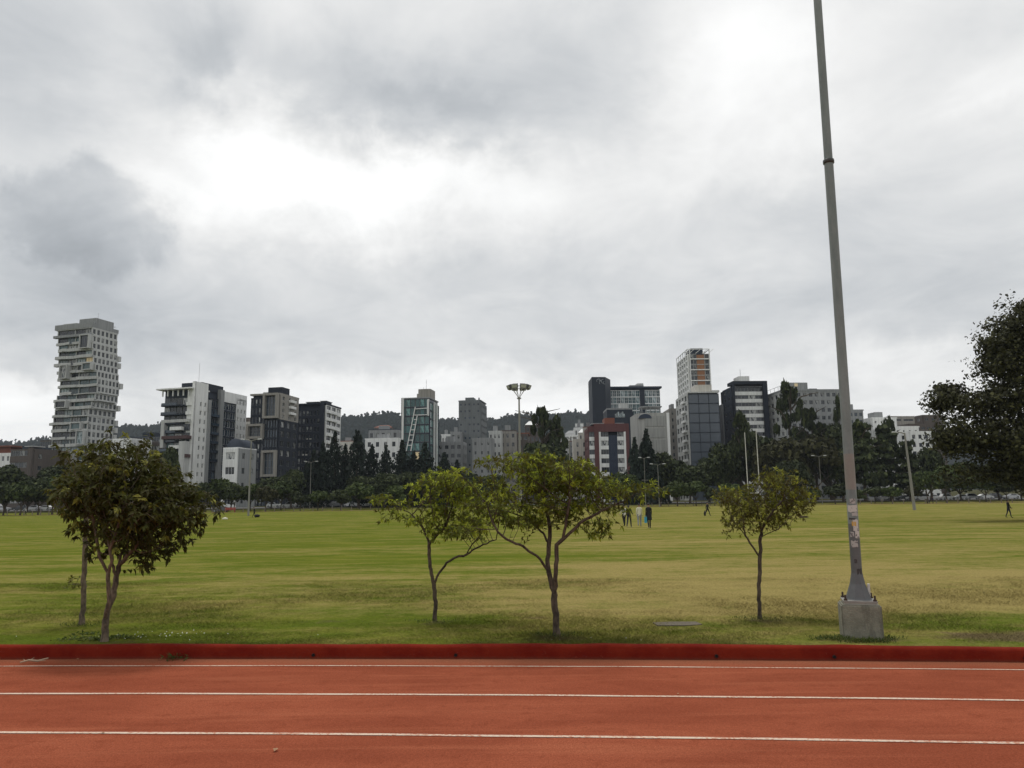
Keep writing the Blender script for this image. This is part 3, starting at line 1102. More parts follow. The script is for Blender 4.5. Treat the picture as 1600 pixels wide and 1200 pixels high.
KINDS = {
    'round': dict(gen=lambda s: crown_round(s, 1500, low=.28), low=.28, tk='round', r=.024, nv=5),
    'big': dict(gen=lambda s: crown_round(s, 3200, low=.16, nl=17, size=.042), low=.18, tk='round', r=.03, nv=4),
    'conifer': dict(gen=lambda s: crown_conifer(s, 2600, .034), low=.1, tk='conifer', r=.018, nv=4),
    'cypress': dict(gen=lambda s: crown_conifer(s, 2200, .05), low=.1, tk='conifer', r=.03, nv=2),
    'sparse': dict(gen=lambda s: crown_sparse(s, 2600), low=.3, tk='sparse', r=.018, nv=3),
    'layered': dict(gen=lambda s: crown_layered(s, 3200), low=.22, tk='sparse', r=.022, nv=2),
}
PROTO = {}


def park_tree(kind, mat, px, top_py, Y, half_px, label, group, variant=0, dyaw=0.):
    key = (kind, mat.name, variant % KINDS[kind]['nv'])
    K = KINDS[kind]
    if key not in PROTO:
        co, fa, tn = K['gen'](100 + variant * 17 + len(PROTO))
        PROTO[key] = (np_mesh('crown', co, fa, mat, attr=tn), trunk_mesh(300 + variant + len(PROTO), K['low'], m_barkfar, K['r'], K['tk']))
    p = at(px, 770, Y)
    z0 = gz(p.x, Y)
    H = at(px, top_py, Y).z - z0
    Wd = 2 * half_px * Y / F_PX
    root = empty({'round': 'park_tree', 'big': 'park_tree', 'conifer': 'conifer_tree', 'cypress': 'cypress_tree', 'sparse': 'tall_tree', 'layered': 'cedar_tree'}[kind], (p.x, Y, z0), rnd.uniform(0, 6.28) + dyaw)
    root.scale = (Wd, Wd, H)
    cr, tr = PROTO[key]
    tag(link('crown', cr, root), kind='stuff')
    t = link('trunk', tr, root)
    t.scale = (H / Wd, H / Wd, 1) if H < Wd * 3 else (1, 1, 1)
    tag(root, label, 'tree', group)
    return root


ORD = ['', 'first', 'second', 'third', 'fourth', 'fifth', 'sixth', 'seventh', 'eighth', 'ninth', 'tenth', 'eleventh', 'twelfth', 'thirteenth', 'fourteenth', 'fifteenth', 'sixteenth', 'seventeenth', 'eighteenth', 'nineteenth', 'twentieth',
       'twenty-first', 'twenty-second', 'twenty-third', 'twenty-fourth', 'twenty-fifth', 'twenty-sixth', 'twenty-seventh', 'twenty-eighth', 'twenty-ninth', 'thirtieth', 'thirty-first', 'thirty-second', 'thirty-third', 'thirty-fourth', 'thirty-fifth', 'thirty-sixth', 'thirty-seventh', 'thirty-eighth', 'thirty-ninth', 'fortieth']

# front row of small round trees along the far edge of the field
front = [(8, 752, 190, 26), (34, 748, 188, 28), (62, 750, 192, 26), (84, 744, 195, 30), (322, 752, 205, 20), (345, 750, 208, 22), (368, 756, 204, 18), (392, 752, 210, 24), (416, 758, 203, 19),
         (440, 752, 212, 24), (470, 766, 204, 17), (497, 764, 208, 18), (533, 765, 205, 20), (562, 755, 212, 24), (592, 768, 206, 19), (620, 760, 210, 22), (1003, 768, 205, 16), (1032, 757, 207, 20), (1058, 753, 204, 22),
         (1087, 752, 206, 24), (1116, 760, 203, 18), (1140, 752, 208, 22), (1166, 762, 205, 18), (1268, 762, 203, 18), (1304, 754, 206, 20), (1340, 766, 203, 18), (1366, 760, 208, 18), (1393, 757, 204, 20), (1428, 758, 206, 18),
         (1448, 736, 203, 22), (1478, 730, 208, 26), (1540, 738, 210, 24), (1572, 742, 206, 26)]
for i, (px_, ty_, Y_, hw_) in enumerate(front):
    m_ = m_far2 if px_ in (1058, 1087, 1448, 1478, 1540) or i % 2 == 1 else (m_far4 if i % 5 == 3 else m_far1)
    park_tree('round', m_, px_, ty_, Y_, hw_, '%s tree from the left in the row of small round trees across the field' % ORD[i + 1], 'small round trees along the far edge of the field', i % 5)
# darker taller trees behind them
mid = [(10, 728, 222, 34), (45, 742, 224, 30), (98, 722, 226, 40), (135, 730, 224, 34), (262, 700, 228, 22), (300, 758, 222, 22), (334, 752, 224, 24), (362, 756, 222, 22), (425, 746, 226, 28), (455, 732, 228, 22), (560, 742, 226, 30), (600, 740, 224, 28), (640, 738, 228, 28), (672, 735, 226, 30), (705, 735, 226, 26),
       (735, 740, 224, 28), (770, 742, 224, 28), (855, 690, 236, 46), (893, 716, 230, 26), (960, 738, 222, 26), (985, 742, 222, 22), (1045, 706, 232, 32), (1078, 724, 228, 30), (1108, 716, 236, 26), (1132, 694, 238, 28), (1168, 668, 246, 36), (1198, 680, 240, 32), (1222, 690, 226, 46), (1272, 684, 226, 50), (1300, 660, 246, 36), (1318, 700, 228, 30), (1240, 720, 218, 34), (1455, 700, 224, 24), (1500, 722, 220, 34), (1560, 720, 222, 36), (1595, 735, 216, 30)]
for i, (px_, ty_, Y_, hw_) in enumerate(mid):
    m_ = m_far4 if px_ in (1222, 1272) else (m_far2 if px_ in (960, 985, 1500) else m_far1)
    park_tree('big', m_, px_, ty_, Y_, hw_, '%s from the left of the taller broadleaf trees behind the small round ones' % ORD[i + 1], 'taller broadleaf trees behind the row', i % 4)
con = [(489, 702, 232, 22), (503, 690, 234, 24), (521, 673, 236, 27), (538, 694, 238, 24), (557, 672, 236, 32), (580, 694, 238, 26), (602, 695, 234, 26), (628, 687, 236, 27), (646, 704, 240, 24), (664, 690, 236, 30), (694, 706, 232, 26), (714, 718, 238, 22), (478, 722, 238, 22)]
for i, (px_, ty_, Y_, hw_) in enumerate(sorted(con)):
    park_tree('conifer', m_far3, px_, ty_, Y_, hw_, '%s from the left of the dark pointed conifers around the teal tower' % ORD[i + 1], 'dark conifers beyond the field', i % 4)
for i, (px_, ty_, Y_, hw_) in enumerate([(994, 684, 226, 20), (1013, 672, 228, 26)]):
    park_tree('cypress', m_far3, px_, ty_, Y_, hw_, ('left, shorter' if i == 0 else 'right, taller') + ' of two dark cone-shaped cypresses before the pale windowless block', 'cypresses by the pale block', i)
for i, (px_, ty_, Y_, hw_, lb_) in enumerate([(846, 638, 250, 26, 'tall ragged open-crowned tree right of the floodlight mast'), (868, 655, 252, 20, 'ragged open-crowned tree just right of the tallest one by the floodlight mast'), (1241, 606, 250, 30, 'tallest ragged dark tree before the flat-roofed block left of the big mast'), (1276, 640, 252, 24, 'ragged dark tree between the tallest one and the big mast'), (1160, 650, 240, 22, 'open-crowned dark tree before the black-framed building'), (1322, 628, 250, 16, 'thin dark tree just right of the big mast')]):
    park_tree('sparse', m_far1, px_, ty_, Y_, hw_, lb_, 'tall open-crowned trees', i % 3)
for i, (px_, ty_, Y_, hw_, lb_) in enumerate([(1352, 660, 226, 34, 'broad dark layered cedar right beside the big mast'), (1392, 664, 228, 38, 'broad dark layered cedar midway between big mast and leaning lamp post'), (1422, 690, 224, 26, 'smaller layered cedar next to the leaning lamp post')]):
    park_tree('layered', m_far1, px_, ty_, Y_, hw_, lb_, 'layered cedars on the right', i % 2)
park_tree('round', m_far1, 1395, 652, 232, 14, 'small round dark treetop above the layered cedars', 'tree tops', 2)

# the big dark tree at the right edge, nearer than the rest
Yb = 66.
pb = at(1655, 780, Yb); z0 = gz(pb.x, Yb)
rs = np.random.RandomState(77)
lobes = [(1592, 522, 58, 36), (1625, 560, 95, 56), (1665, 520, 120, 70), (1562, 572, 36, 32), (1543, 545, 20, 16), (1600, 488, 22, 12), (1572, 625, 66, 32), (1510, 636, 58, 26), (1470, 628, 26, 14), (1690, 640, 140, 110), (1500, 682, 50, 30), (1560, 690, 78, 40), (1612, 705, 80, 50), (1468, 690, 22, 24), (1555, 738, 70, 20), (1630, 740, 70, 34), (1490, 608, 24, 10)]
Ps = []; Ns = []
for (lx, ly, hw_, hh_) in lobes:
    c = at(lx, ly, Yb); s_ = Yb / F_PX
    nk = int(28 + hw_ * hh_ * .052)
    nn = nk * 22
    d = np.repeat(sphere_pts(nk, rs), 22, 0)
    rr = np.repeat(rs.rand(nk) ** .36 * (1 + .12 * rs.normal(size=nk)), 22)
    dep = max(hw_, hh_) * s_ * .9
    Ps.append(np.array([c.x - pb.x, rs.uniform(-1.5, 1.5), c.z - z0]) + d * rr[:, None] * np.array([hw_ * s_, dep, hh_ * s_]) + rs.normal(0, 1, (nn, 3)) * np.array([.36, .36, .22])); Ns.append(d)
P_ = np.vstack(Ps)
co, fa = clump_faces(P_, np.vstack(Ns), .15, rs)
root = empty('large_tree', (pb.x, Yb, z0))
m_big = leafy('big_tree_leaf', (.020, .020, .011), (.040, .042, .018), (.085, .085, .032), .75, 0)
tag(link('crown', np_mesh('crown', co, fa, m_big, attr=rs.rand(len(fa))), root), kind='stuff')
mb = MB(); mb.smooth = True
mb.tube([(0, 0, -.1), (.1, 0, 2), (-.1, .2, 4.5), (-.4, .2, 8), (-.2, .1, 12)], [.55, .42, .36, .25, .08], 10)
for (lx, ly, hw_, hh_) in lobes:
    c = at(lx, ly, Yb) - Vector((pb.x, Yb, z0))
    hb = max(2.2, c.z * .5)
    mb.tube([(-.05, .1, hb), (c.x * .45, rs.uniform(-.8, .8), hb + (c.z - hb) * .55), (c.x * .95, rs.uniform(-.6, .6), c.z)], [.2, .12, .03], 6)
mb.build('trunk', m_bark, root)
tag(root, 'large spreading dark tree filling the right edge of the view', 'tree')
# ------------------------------------------------------------------ the city beyond the park
m_conc = plain('wall_pale_grey', (.50, .51, .50), .8, .12, .12, streak=.18)
m_conc2 = plain('wall_mid_grey', (.28, .29, .295), .8, .12, .14, streak=.2)
m_white = plain('wall_white', (.78, .79, .78), .75, .12, .10, streak=.15)
m_cream = plain('wall_cream', (.58, .56, .51), .8, .12, .12, streak=.2)
m_dark = plain('wall_charcoal', (.020, .025, .036), .7, .15, .2, spec=.2)
m_dark2 = plain('wall_slate', (.038, .047, .064), .7, .15, .2, spec=.2)
m_brown = plain('wall_brown', (.105, .088, .078), .85, .15, .18, streak=.2)
m_brick = plain('wall_brick_red', (.125, .052, .052), .85, .3, .2, streak=.15)
m_terra = plain('roof_terracotta', (.20, .075, .05), .85, .4, .25)
m_orange = plain('panel_orange', (.26, .125, .062), .7, .2, .15)
m_navy = plain('panel_navy', (.010, .022, .050), .35, .2, .2)
m_tan = plain('wall_greige', (.30, .285, .26), .8, .15, .15, streak=.2)
m_balc = plain('balcony_rust', (.085, .050, .050), .8, .2, .2)
m_frame = plain('window_frame_grey', (.20, .21, .21), .5, .5, .1)
m_white_f = plain('window_frame_white', (.74, .76, .76), .5, .5, .1)
g_dark = glassy('glass_dark', (.016, .021, .028), (.42, .43, .42), .34)
g_teal = glassy('glass_teal', (.024, .092, .094), (.14, .30, .29), .34)
g_blue = glassy('glass_blue', (.028, .045, .065), (.06, .08, .11), .5)
g_office = glassy('glass_office', (.06, .105, .115), (.40, .48, .50), .34)
e_warm = emis('lit_room', (.55, .44, .26), .28)

WMESH = {}


def win_mesh(w, h, gmat, fmat, mull=1, trans=0):
    key = (round(w, 2), round(h, 2), gmat.name, fmat.name, mull, trans)
    if key not in WMESH:
        mb = MB()
        b, d = min(.09, w * .08), .10
        mb.cur = 0
        mb.add([(-w / 2 + b, 0, b), (w / 2 - b, 0, b), (w / 2 - b, 0, h - b), (-w / 2 + b, 0, h - b)], [(0, 1, 2, 3)])
        mb.cur = 1
        mb.box(-w / 2, w / 2, -d, .02, 0, b); mb.box(-w / 2, w / 2, -d, .02, h - b, h)
        mb.box(-w / 2, -w / 2 + b, -d, .02, b, h - b); mb.box(w / 2 - b, w / 2, -d, .02, b, h - b)
        for i in range(1, mull + 1):
            x = -w / 2 + w * i / (mull + 1)
            mb.box(x - .035, x + .035, -d * .8, .01, b, h - b)
        for i in range(1, trans + 1):
            z = h * i / (trans + 1)
            mb.box(-w / 2 + b, w / 2 - b, -d * .7, .008, z - .035, z + .035)
        WMESH[key] = mb.mesh('window', [gmat, fmat])
    return WMESH[key]


class Bld:
    """a building: front face along local x (facing the camera side), depth along local y"""
    def __init__(s, name, label, pxl, pxr, py, Y, yaw=0., depth=15., anchor='L', cat='building'):
        s.yaw = R(yaw)
        s.u = Vector((math.cos(s.yaw), math.sin(s.yaw), 0)); s.w = Vector((-math.sin(s.yaw), math.cos(s.yaw), 0))
        a = at(pxl if anchor == 'L' else pxr, py, Y); a.z = 0
        s.o = a
        if anchor == 'L':
            s.W = s.fp('F', pxr, py)[0]
        else:
            W = -s.fp('F', pxl, py)[0]
            s.o = a - s.u * W; s.W = W
        s.D = depth
        c = s.o + s.u * (s.W / 2)
        s.z0 = gz(c.x, c.y) - .3
        s.o.z = s.z0
        s.root = empty(name, s.o, s.yaw)
        tag(s.root, label, cat, 'buildings beyond the park')

    def fp(s, face, px, py):
        """pixel -> (along, height) on a face plane"""
        d = ray(px, py)
        o = Vector((0, 0, CAM_H))
        if face == 'F': p0, n, ax = s.o, s.w, s.u
        elif face == 'R': p0, n, ax = s.o + s.u * s.W, s.u, s.w
        else: p0, n, ax = s.o, s.u, s.w
        p0 = Vector((p0.x, p0.y, 0))
        t = (p0 - o).dot(n) / d.dot(n)
        p = o + d * t
        return (p - p0).dot(ax), p.z - getattr(s, 'z0', 0)

    def rect(s, face, px0, py0, px1, py1):
        pm, ym = (px0 + px1) / 2, (py0 + py1) / 2
        return s.fp(face, px0, ym)[0], s.fp(face, px1, ym)[0], s.fp(face, pm, py1)[1], s.fp(face, pm, py0)[1]

    def Z(s, px, py): return s.fp('F', px, py)[1]
    def X(s, px, py): return s.fp('F', px, py)[0]

    def box(s, name, mat, x0, x1, y0, y1, z0, z1, parent=None):
        return MB().box(x0, x1, y0, y1, z0, z1).build(name, mat, parent or s.root)

    def fbox(s, mb, face, s0, s1, n0, n1, z0, z1):
        """box on a face: along s0..s1, outward n0..n1"""
        if face == 'F': mb.box(s0, s1, -n1, -n0, z0, z1)
        elif face == 'R': mb.box(s.W + n0, s.W + n1, s0, s1, z0, z1)
        else: mb.box(-n1, -n0, s0, s1, z0, z1)

    def facebox(s, name, mat, face, s0, s1, n0, n1, z0, z1, parent=None):
        mb = MB(); s.fbox(mb, face, s0, s1, n0, n1, z0, z1)
        return mb.build(name, mat, parent or s.root)

    def window(s, face, c, z, w, h, n, gmat, fmat, mull=1, trans=0, parent=None):
        me = win_mesh(w, h, gmat, fmat, mull, trans)
        if face == 'F': loc, rz = (c, -n, z), 0
        elif face == 'R': loc, rz = (s.W + n, c, z), math.pi / 2
        else: loc, rz = (-n, c, z), -math.pi / 2
        return link('window', me, parent or s.root, loc, rz)

    def grid(s, face, s0, s1, z0, z1, nc, nr, wf, hf, wall, gmat=None, fmat=None, t=.4, mull=1, trans=0, skip=(), sill=.5, lit=(), wname='wall', base=0., skipf=None):
        """wall with real openings (piers and spandrels proud of the core) and a window in each"""
        gmat = gmat or g_dark; fmat = fmat or m_frame
        cw, ch = (s1 - s0) / nc, (z1 - z0) / nr
        w, h = cw * wf, ch * hf
        mb = MB()
        lo = (ch - h) * sill
        zs = []
        for r in range(nr):
            a = z0 + r * ch + lo
            zs.append((a, a + h))
        prev = z0
        for (a, b_) in zs + [(z1, z1)]:
            if a - prev > .02:
                if wf >= .995: s.facebox('spandrel', wall, face, s0, s1, base, base + t, prev, a)
                else: s.fbox(mb, face, s0, s1, base, base + t, prev, a)
            prev = b_
        for r, (a, b_) in enumerate(zs):
            e = s0
            for c in range(nc):
                ctr = s0 + (c + .5) * cw
                x0, x1 = ctr - w / 2, ctr + w / 2
                if wf < .995: s.fbox(mb, face, e, x0, base, base + t, a, b_)
                e = x1
                if (c, r) in skip or (skipf and skipf(c, r)):
                    s.fbox(mb, face, x0, x1, base, base + t, a, b_)
                else:
                    s.window(face, ctr, a + .005, w - .01, h - .01, base + t * .35, e_warm if (c, r) in lit else gmat, fmat, mull, trans)
            if wf < .995: s.fbox(mb, face, e, s1, base, base + t, a, b_)
        if mb.f: mb.build(wname, wall, s.root)

    def bands(s, face, s0, s1, z0, z1, nr, hf, wall, gmat, fmat=None, t=.5, nc=4, sill=1., base=0.):
        s.grid(face, s0, s1, z0, z1, nc, nr, .999, hf, wall, gmat, fmat, t, 1, 0, (), sill, (), 'wall', base)

    def balcony(s, face, s0, s1, z, out, h, mat, rail=None, base=0.):
        b = s.facebox('balcony', mat, face, s0, s1, base, base + out, z, z + .25)
        mb = MB()
        s.fbox(mb, face, s0, s1, base + out - .12, base + out - .002, z + .252, z + h)
        s.fbox(mb, face, s0, s0 + .12, base + .003, base + out - .122, z + .252, z + h)
        s.fbox(mb, face, s1 - .12, s1, base + .003, base + out - .122, z + .252, z + h)
        mb.build('parapet', rail or mat, b)

    def roof(s, mat, z, over=.3, th=.5, x0=None, x1=None, y0=None, y1=None, name='roof'):
        return s.box(name, mat, (0 if x0 is None else x0) - over, (s.W if x1 is None else x1) + over, (0 if y0 is None else y0) - over, (s.D if y1 is None else y1) + over, z, z + th)


# ---- tall pale tower at the left with shifting floors
b = Bld('residential_tower', 'tall pale grey tower with staggered balconies and a grid of square windows, far left', 84, 143, 515, 330, -17, 16, 'R')
rows = [(512, 85, 143.5, 184), (524, 85, 143.5, 184), (545, 87, 143.5, 184), (560, 86, 145, 184.5), (570, 86, 146, 184.5), (580, 88, 151, 185.5), (605, 89, 152, 187), (616, 84, 150, 185), (628, 82, 144, 183), (645, 80, 137, 181), (662, 76.5, 136, 178), (690, 75.5, 135, 176), (720, 75.5, 134.5, 175), (760, 76, 134, 174)]
ztop = b.Z(140, 512)
fh = 3.25
nf = 23
tr = random.Random(4)
cz = np.array([r_[0] for r_ in rows])
for k in range(nf):
    z1 = ztop - k * fh; z0 = z1 - fh
    if z0 < 0: break
    # row of the photograph at this height, then the corner positions on that row
    pyk = np.interp(-(z1 - fh / 2), [-b.Z(140, y) for y in cz], cz)
    L, C, Rr = (np.interp(pyk, cz, [r_[i] for r_ in rows]) for i in (1, 2, 3))
    xl, xc = b.X(L, pyk), b.X(C, pyk)
    Wk = b.W; b.W = xc
    dep = max(10., min(22., b.fp('R', Rr, pyk)[0]))
    x0 = xl + 1.0
    core = b.box('floor_slab', m_conc, x0, xc, 1.4, dep, z0, z0 + .35)
    b.box('core_wall', m_dark2 if k % 3 else m_conc2, x0 + .3, xc - .4, 1.55, dep - .5, z0 + .352, z1 - .002, core)
    big = k == 0
    b.grid('R', 0.2, dep, z0 + .352, z1 - .003, 6, 1, .60, .72 if not big else .76, m_conc, g_dark, m_frame, t=.4, mull=1, sill=.35, base=-.4)
    # glazing of the front in bays
    nb = 4
    bw = (xc - .4 - x0) / nb
    for q_ in range(nb):
        lit = (k == 4 and q_ == 3) or (k == 9 and q_ == 1)
        b.window('F', x0 + bw * (q_ + .5), z0 + .36, bw - .3, fh - .5, -1.45, e_warm if lit and q_ == 3 else (g_dark if tr.random() < .55 else g_office), m_frame, 2)
        if q_ in (0, 2):
            b.facebox('pier', m_conc, 'F', x0 + bw * q_ - .15, x0 + bw * q_ + .2, -1.54, -1.0, z0 + .352, z1 - .004)
    # wandering balcony: a parapet with a broken front line
    if big:
        b.facebox('parapet', m_conc2, 'F', x0 - 1.2, xc - .02, -1.4, -.3, z1 + .35, z1 + 2.6)
        b.facebox('balcony', m_conc2, 'F', x0 - 1.2, xc - .02, -1.4, .2, z0 - .2, z0 + .9)
    else:
        split = x0 + (xc - x0) * tr.uniform(.38, .52)
        for (a0, a1) in ((x0 - 1. + tr.uniform(-1.0, 1.6), split - .15), (split + .15 if tr.random() < .6 else split - .1, xc + (tr.uniform(0, .5)))):
            o0, o1, o2 = tr.uniform(-.8, .9), tr.uniform(-.7, 1.5), tr.uniform(-.8, .7)
            am = a0 + (a1 - a0) * tr.uniform(.35, .65)
            hh = tr.choice([1.3, 1.3, 1.1, .42])
            zb = z0 - .25 - tr.uniform(0, .05)
            ba = MB().prism([(a0, 1.39), (a0, -o0), (am, -o1), (a1, -o2), (a1, 1.39)][::-1], zb, zb + .3).build('balcony', m_conc, b.root)
            mb = MB()
            for (p, q2) in (((a0, -o0), (am, -o1)), ((am, -o1), (a1, -o2))):
                mb.prism([(p[0], p[1]), (q2[0], q2[1]), (q2[0], q2[1] + .14), (p[0], p[1] + .14)], zb + .302, zb + hh)
            mb.prism([(a0, -o0 + .15), (a0 + .14, -o0 + .15), (a0 + .14, 1.3), (a0, 1.3)], zb + .302, zb + hh)
            mb.build('parapet', m_conc, ba)
    if k in (2, 5, 6, 10, 13, 15, 18):
        # boxed-out bay: a white frame standing proud of the balconies
        w_ = tr.uniform(4., 6.5); a0 = x0 + tr.uniform(-1.6, max(.5, xc - x0 - w_ - .5)); pr = tr.uniform(.8, 1.8)
        hb = fh * (1 if tr.random() < .6 else 1.9)
        by = b.facebox('bay_box', m_conc, 'F', a0, a0 + w_, -1.3, pr + .3, z0 + .36, z0 + .75)
        b.facebox('bay_side', m_conc, 'F', a0, a0 + .4, -1.3, pr + .3, z0 + .752, z0 + hb, by)
        b.facebox('bay_side', m_conc, 'F', a0 + w_ - .4, a0 + w_, -1.3, pr + .3, z0 + .752, z0 + hb, by)
        b.facebox('bay_top', m_conc, 'F', a0, a0 + w_, -1.3, pr + .3, z0 + hb + .002, z0 + hb + .4, by)
        b.window('F', a0 + w_ / 2, z0 + .755, w_ - .82, hb - .8, pr - .3, g_office if k % 2 else g_dark, m_frame, 3)
    if tr.random() < .35 and k > 1:
        b.W = xc
        zz = z0 + .1
        mb = MB().box(xc - 2., xc + .5 + tr.uniform(0, .6), dep + .003, dep + 1.4 + tr.uniform(0, .5), zz, zz + 2.4)
        mb.build('balcony', m_conc, b.root)
    b.W = Wk
b.roof(m_conc, ztop + .01, .0, .34, 1, b.W, 0.5, 15)
b.box('roof_parapet', m_conc2, b.W - .4, b.W, 0.6, 15.2, ztop + .352, ztop + 2.0)
rf = b.box('roof_house', m_conc2, b.X(118, 505), b.X(144, 505), 2., 12, ztop + .352, b.Z(125, 497))
b.box('roof_canopy', m_conc, b.X(96, 507), b.X(117, 507), 1, 8, b.Z(105, 507), b.Z(105, 505), rf)
b.box('canopy_post', m_frame, b.X(99, 507), b.X(99, 507) + .3, 2, 2.3, ztop + .352, b.Z(105, 507) - .01, rf)
MB().tube([(b.W - 3, 6, ztop + 3), (b.W - 3, 6, b.Z(140, 484))], .05, 5).build('aerial', m_frame, rf)
for q_ in range(3):
    MB().box(b.W - 2.2, b.W - .6, 11 + q_ * 1.3, 11.3 + q_ * 1.3, ztop + 3.2, ztop + 3.4).build('pergola_beam', m_conc, rf)

# ---- low brown offices and houses at the far left
b = Bld('office_building', 'low brown building with pale horizontal bands, left of the tall tower', 17, 52, 720, 300, -17, 16, 'R')
zt = b.Z(40, 704)
b.box('core', m_brown, .4, b.W - .4, .4, b.D, 0, zt)
b.bands('F', 0, b.W * .82, 0, zt, 5, .45, m_brown, g_dark, nc=4)
b.facebox('wall', m_brown, 'F', b.W * .83, b.W, 0, 1., 0, zt + 1)
b.grid('R', 0, b.D, 0, zt, 3, 5, .3, .4, m_brown, skipf=lambda c, r: c == 1)
for k in (1, 2): b.facebox('band', m_white, 'F', b.W * .30, b.W * .8, .51, .7, zt * (k * .2) - .4, zt * (k * .2) + .5)
b.roof(m_brown, zt + .01, .3, .6)
b.box('roof_canopy', m_conc, b.W * .45, b.W * .8, 1, 7, zt + 1.6, zt + 1.9)
b.box('roof_house', m_dark2, b.W * .15, b.W * .5, 3, 9, zt + .62, zt + 2.2)
b = Bld('apartment_block', 'dark low block squeezed between the brown offices and the tall tower', 62, 84, 720, 345, -12, 12)
zt = b.Z(70, 690)
b.box('core', m_dark2, .4, b.W - .4, .4, b.D, 0, zt)
b.bands('F', 0, b.W, 0, zt, 6, .5, m_dark2, g_dark, nc=3); b.roof(m_brown, zt + .01)
b = Bld('house', 'white house with red roof edge at the far left behind the trees', -14, 17, 720, 350, -10, 12)
zt = b.Z(5, 708)
b.box('core', m_white, .4, b.W - .4, .4, b.D, 0, zt)
b.grid('F', 0, b.W, 0, zt, 4, 5, .45, .45, m_white, g_dark, m_white_f)
b.box('attic', m_terra, 1, b.W - 2, 1.5, b.D, zt + .01, zt + 2.8); b.roof(m_terra, zt + 2.82, .4, .6)
b = Bld('apartment_block', 'plain white block with few small windows behind the dense dark tree', 176, 204, 700, 320, -14, 12)
zt = b.Z(190, 687)
b.box('core', m_white, .4, b.W - .4, .4, b.D, 0, zt)
b.grid('F', 0, b.W, 0, zt, 4, 7, .28, .38, m_white, g_dark, m_white_f, skipf=lambda c, r: (c * 3 + r) % 3 == 1)
b.grid('R', 0, b.D, 0, zt, 3, 7, .28, .38, m_white, g_dark, m_white_f); b.roof(m_white, zt + .01, .2)
b = Bld('apartment_block', 'brown brick block with banded windows left of the white-walled stepped building', 205, 249, 700, 335, -14, 12)
zt = b.Z(225, 684)
b.box('core', m_brown, .4, b.W - .4, .4, b.D, 0, zt)
b.bands('F', 0, b.W, 0, zt, 8, .5, m_brown, g_dark, nc=5); b.roof(m_dark2, zt + .01, .3, .5)
b.box('roof_house', m_dark2, b.W * .2, b.W * .6, 3, 9, zt + .52, zt + 2.6)

# ---- white-walled stepped building with dark glazed flank
b = Bld('apartment_building', 'stepped apartment building with white end walls, dark curved balconies and glazed flank', 252, 302, 640, 290, -15, 33, 'R')
zt = b.Z(300, 605)
b.box('core', m_dark2, .5, b.W - .5, 1.2, b.D - .4, 0, zt - .5)
nfl = int(zt / 3.3); fh = zt / nfl
# front: dark recessed balconies with curved slab ends
for k in range(4, nfl - 1):
    z = k * fh
    pts = [(.6, 1.1), (.1, .4), (.3, -.7), (1.2, -1.4), (b.W * .55, -1.5), (b.W * .78, -1.3), (b.W * .78, 1.1)]
    sl = MB().prism(pts, z, z + .3).build('balcony', m_dark2, b.root)
    MB().prism([(.3, -.6), (1.2, -1.35), (b.W * .55, -1.45), (b.W * .55, -1.38), (1.25, -1.27), (.38, -.55)], z + .302, z + 1.2).build('glass_rail', g_blue, sl)
    for q_ in range(4):
        bw = b.W * .76 / 4
        b.window('F', .5 + bw * (q_ + .5), z + .32, bw - .3, fh - .6, -1.1, g_dark, m_frame, 1)
    if k >= nfl - 4: b.facebox('parapet', m_white, 'F', b.W * .79, b.W * .965, .1, .5, z, z + 1.3)
# white frames of the front
b.facebox('end_wall', m_white, 'F', b.W * .97, b.W + .6, -.4, .6, fh * 1.2, zt + 2.2)
b.facebox('pillar', m_white, 'F', b.W * .80, b.W * .965, -.5, -.05, zt * .62, zt)
zm = b.Z(270, 661); x0 = b.X(259, 680)
b.facebox('frame_wall', m_conc, 'F', x0 - .9, x0 + .6, .4, 1.9, b.Z(262, 700), zm)
b.facebox('frame_lintel', m_conc, 'F', x0 - .9, b.W * .965, .4, 1.9, zm + .01, zm + 1.1)
for k in range(5):
    z = zm - (k + 1) * fh
    if k in (1, 3): b.balcony('F', x0 + .7, b.W + .3, z + .6, 2.6, 1.2, m_balc, m_balc, .62)
    else: b.balcony('F', b.W * .42, b.W * .78, z + .5, 1.6, 1.3, m_white, m_white, .62)
    for q_ in range(3):
        bw = (b.W * .95 - x0 - .8) / 3
        b.window('F', x0 + .8 + bw * (q_ + .5), z + .35, bw - .25, fh - .7, .25, g_dark if q_ else g_office, m_frame, 1)
b.facebox('column', m_conc, 'F', b.W * .80, b.W * .98, .62, 3.4, 0, b.Z(300, 690))
b.facebox('terrace_roof', m_white, 'F', x0 + .5, b.W * .79, .62, 4.5, b.Z(280, 722), b.Z(280, 719))
for k in range(2): b.facebox('parapet', m_white, 'F', x0 + 2 + k, b.W * .78, 1.2, 1.6, 5. + k * 3.6, 6.6 + k * 3.6)
# roof canopy on posts
rc = b.facebox('roof_canopy', m_white, 'F', -1.2, b.W + .2, -9, 2.0, b.Z(280, 609), b.Z(280, 607))
for q_ in range(6): b.facebox('canopy_post', m_white, 'F', .6 + q_ * b.W / 6.2, 1.0 + q_ * b.W / 6.2, .4, .8, zt - fh * .9, b.Z(280, 609) - .02, rc)
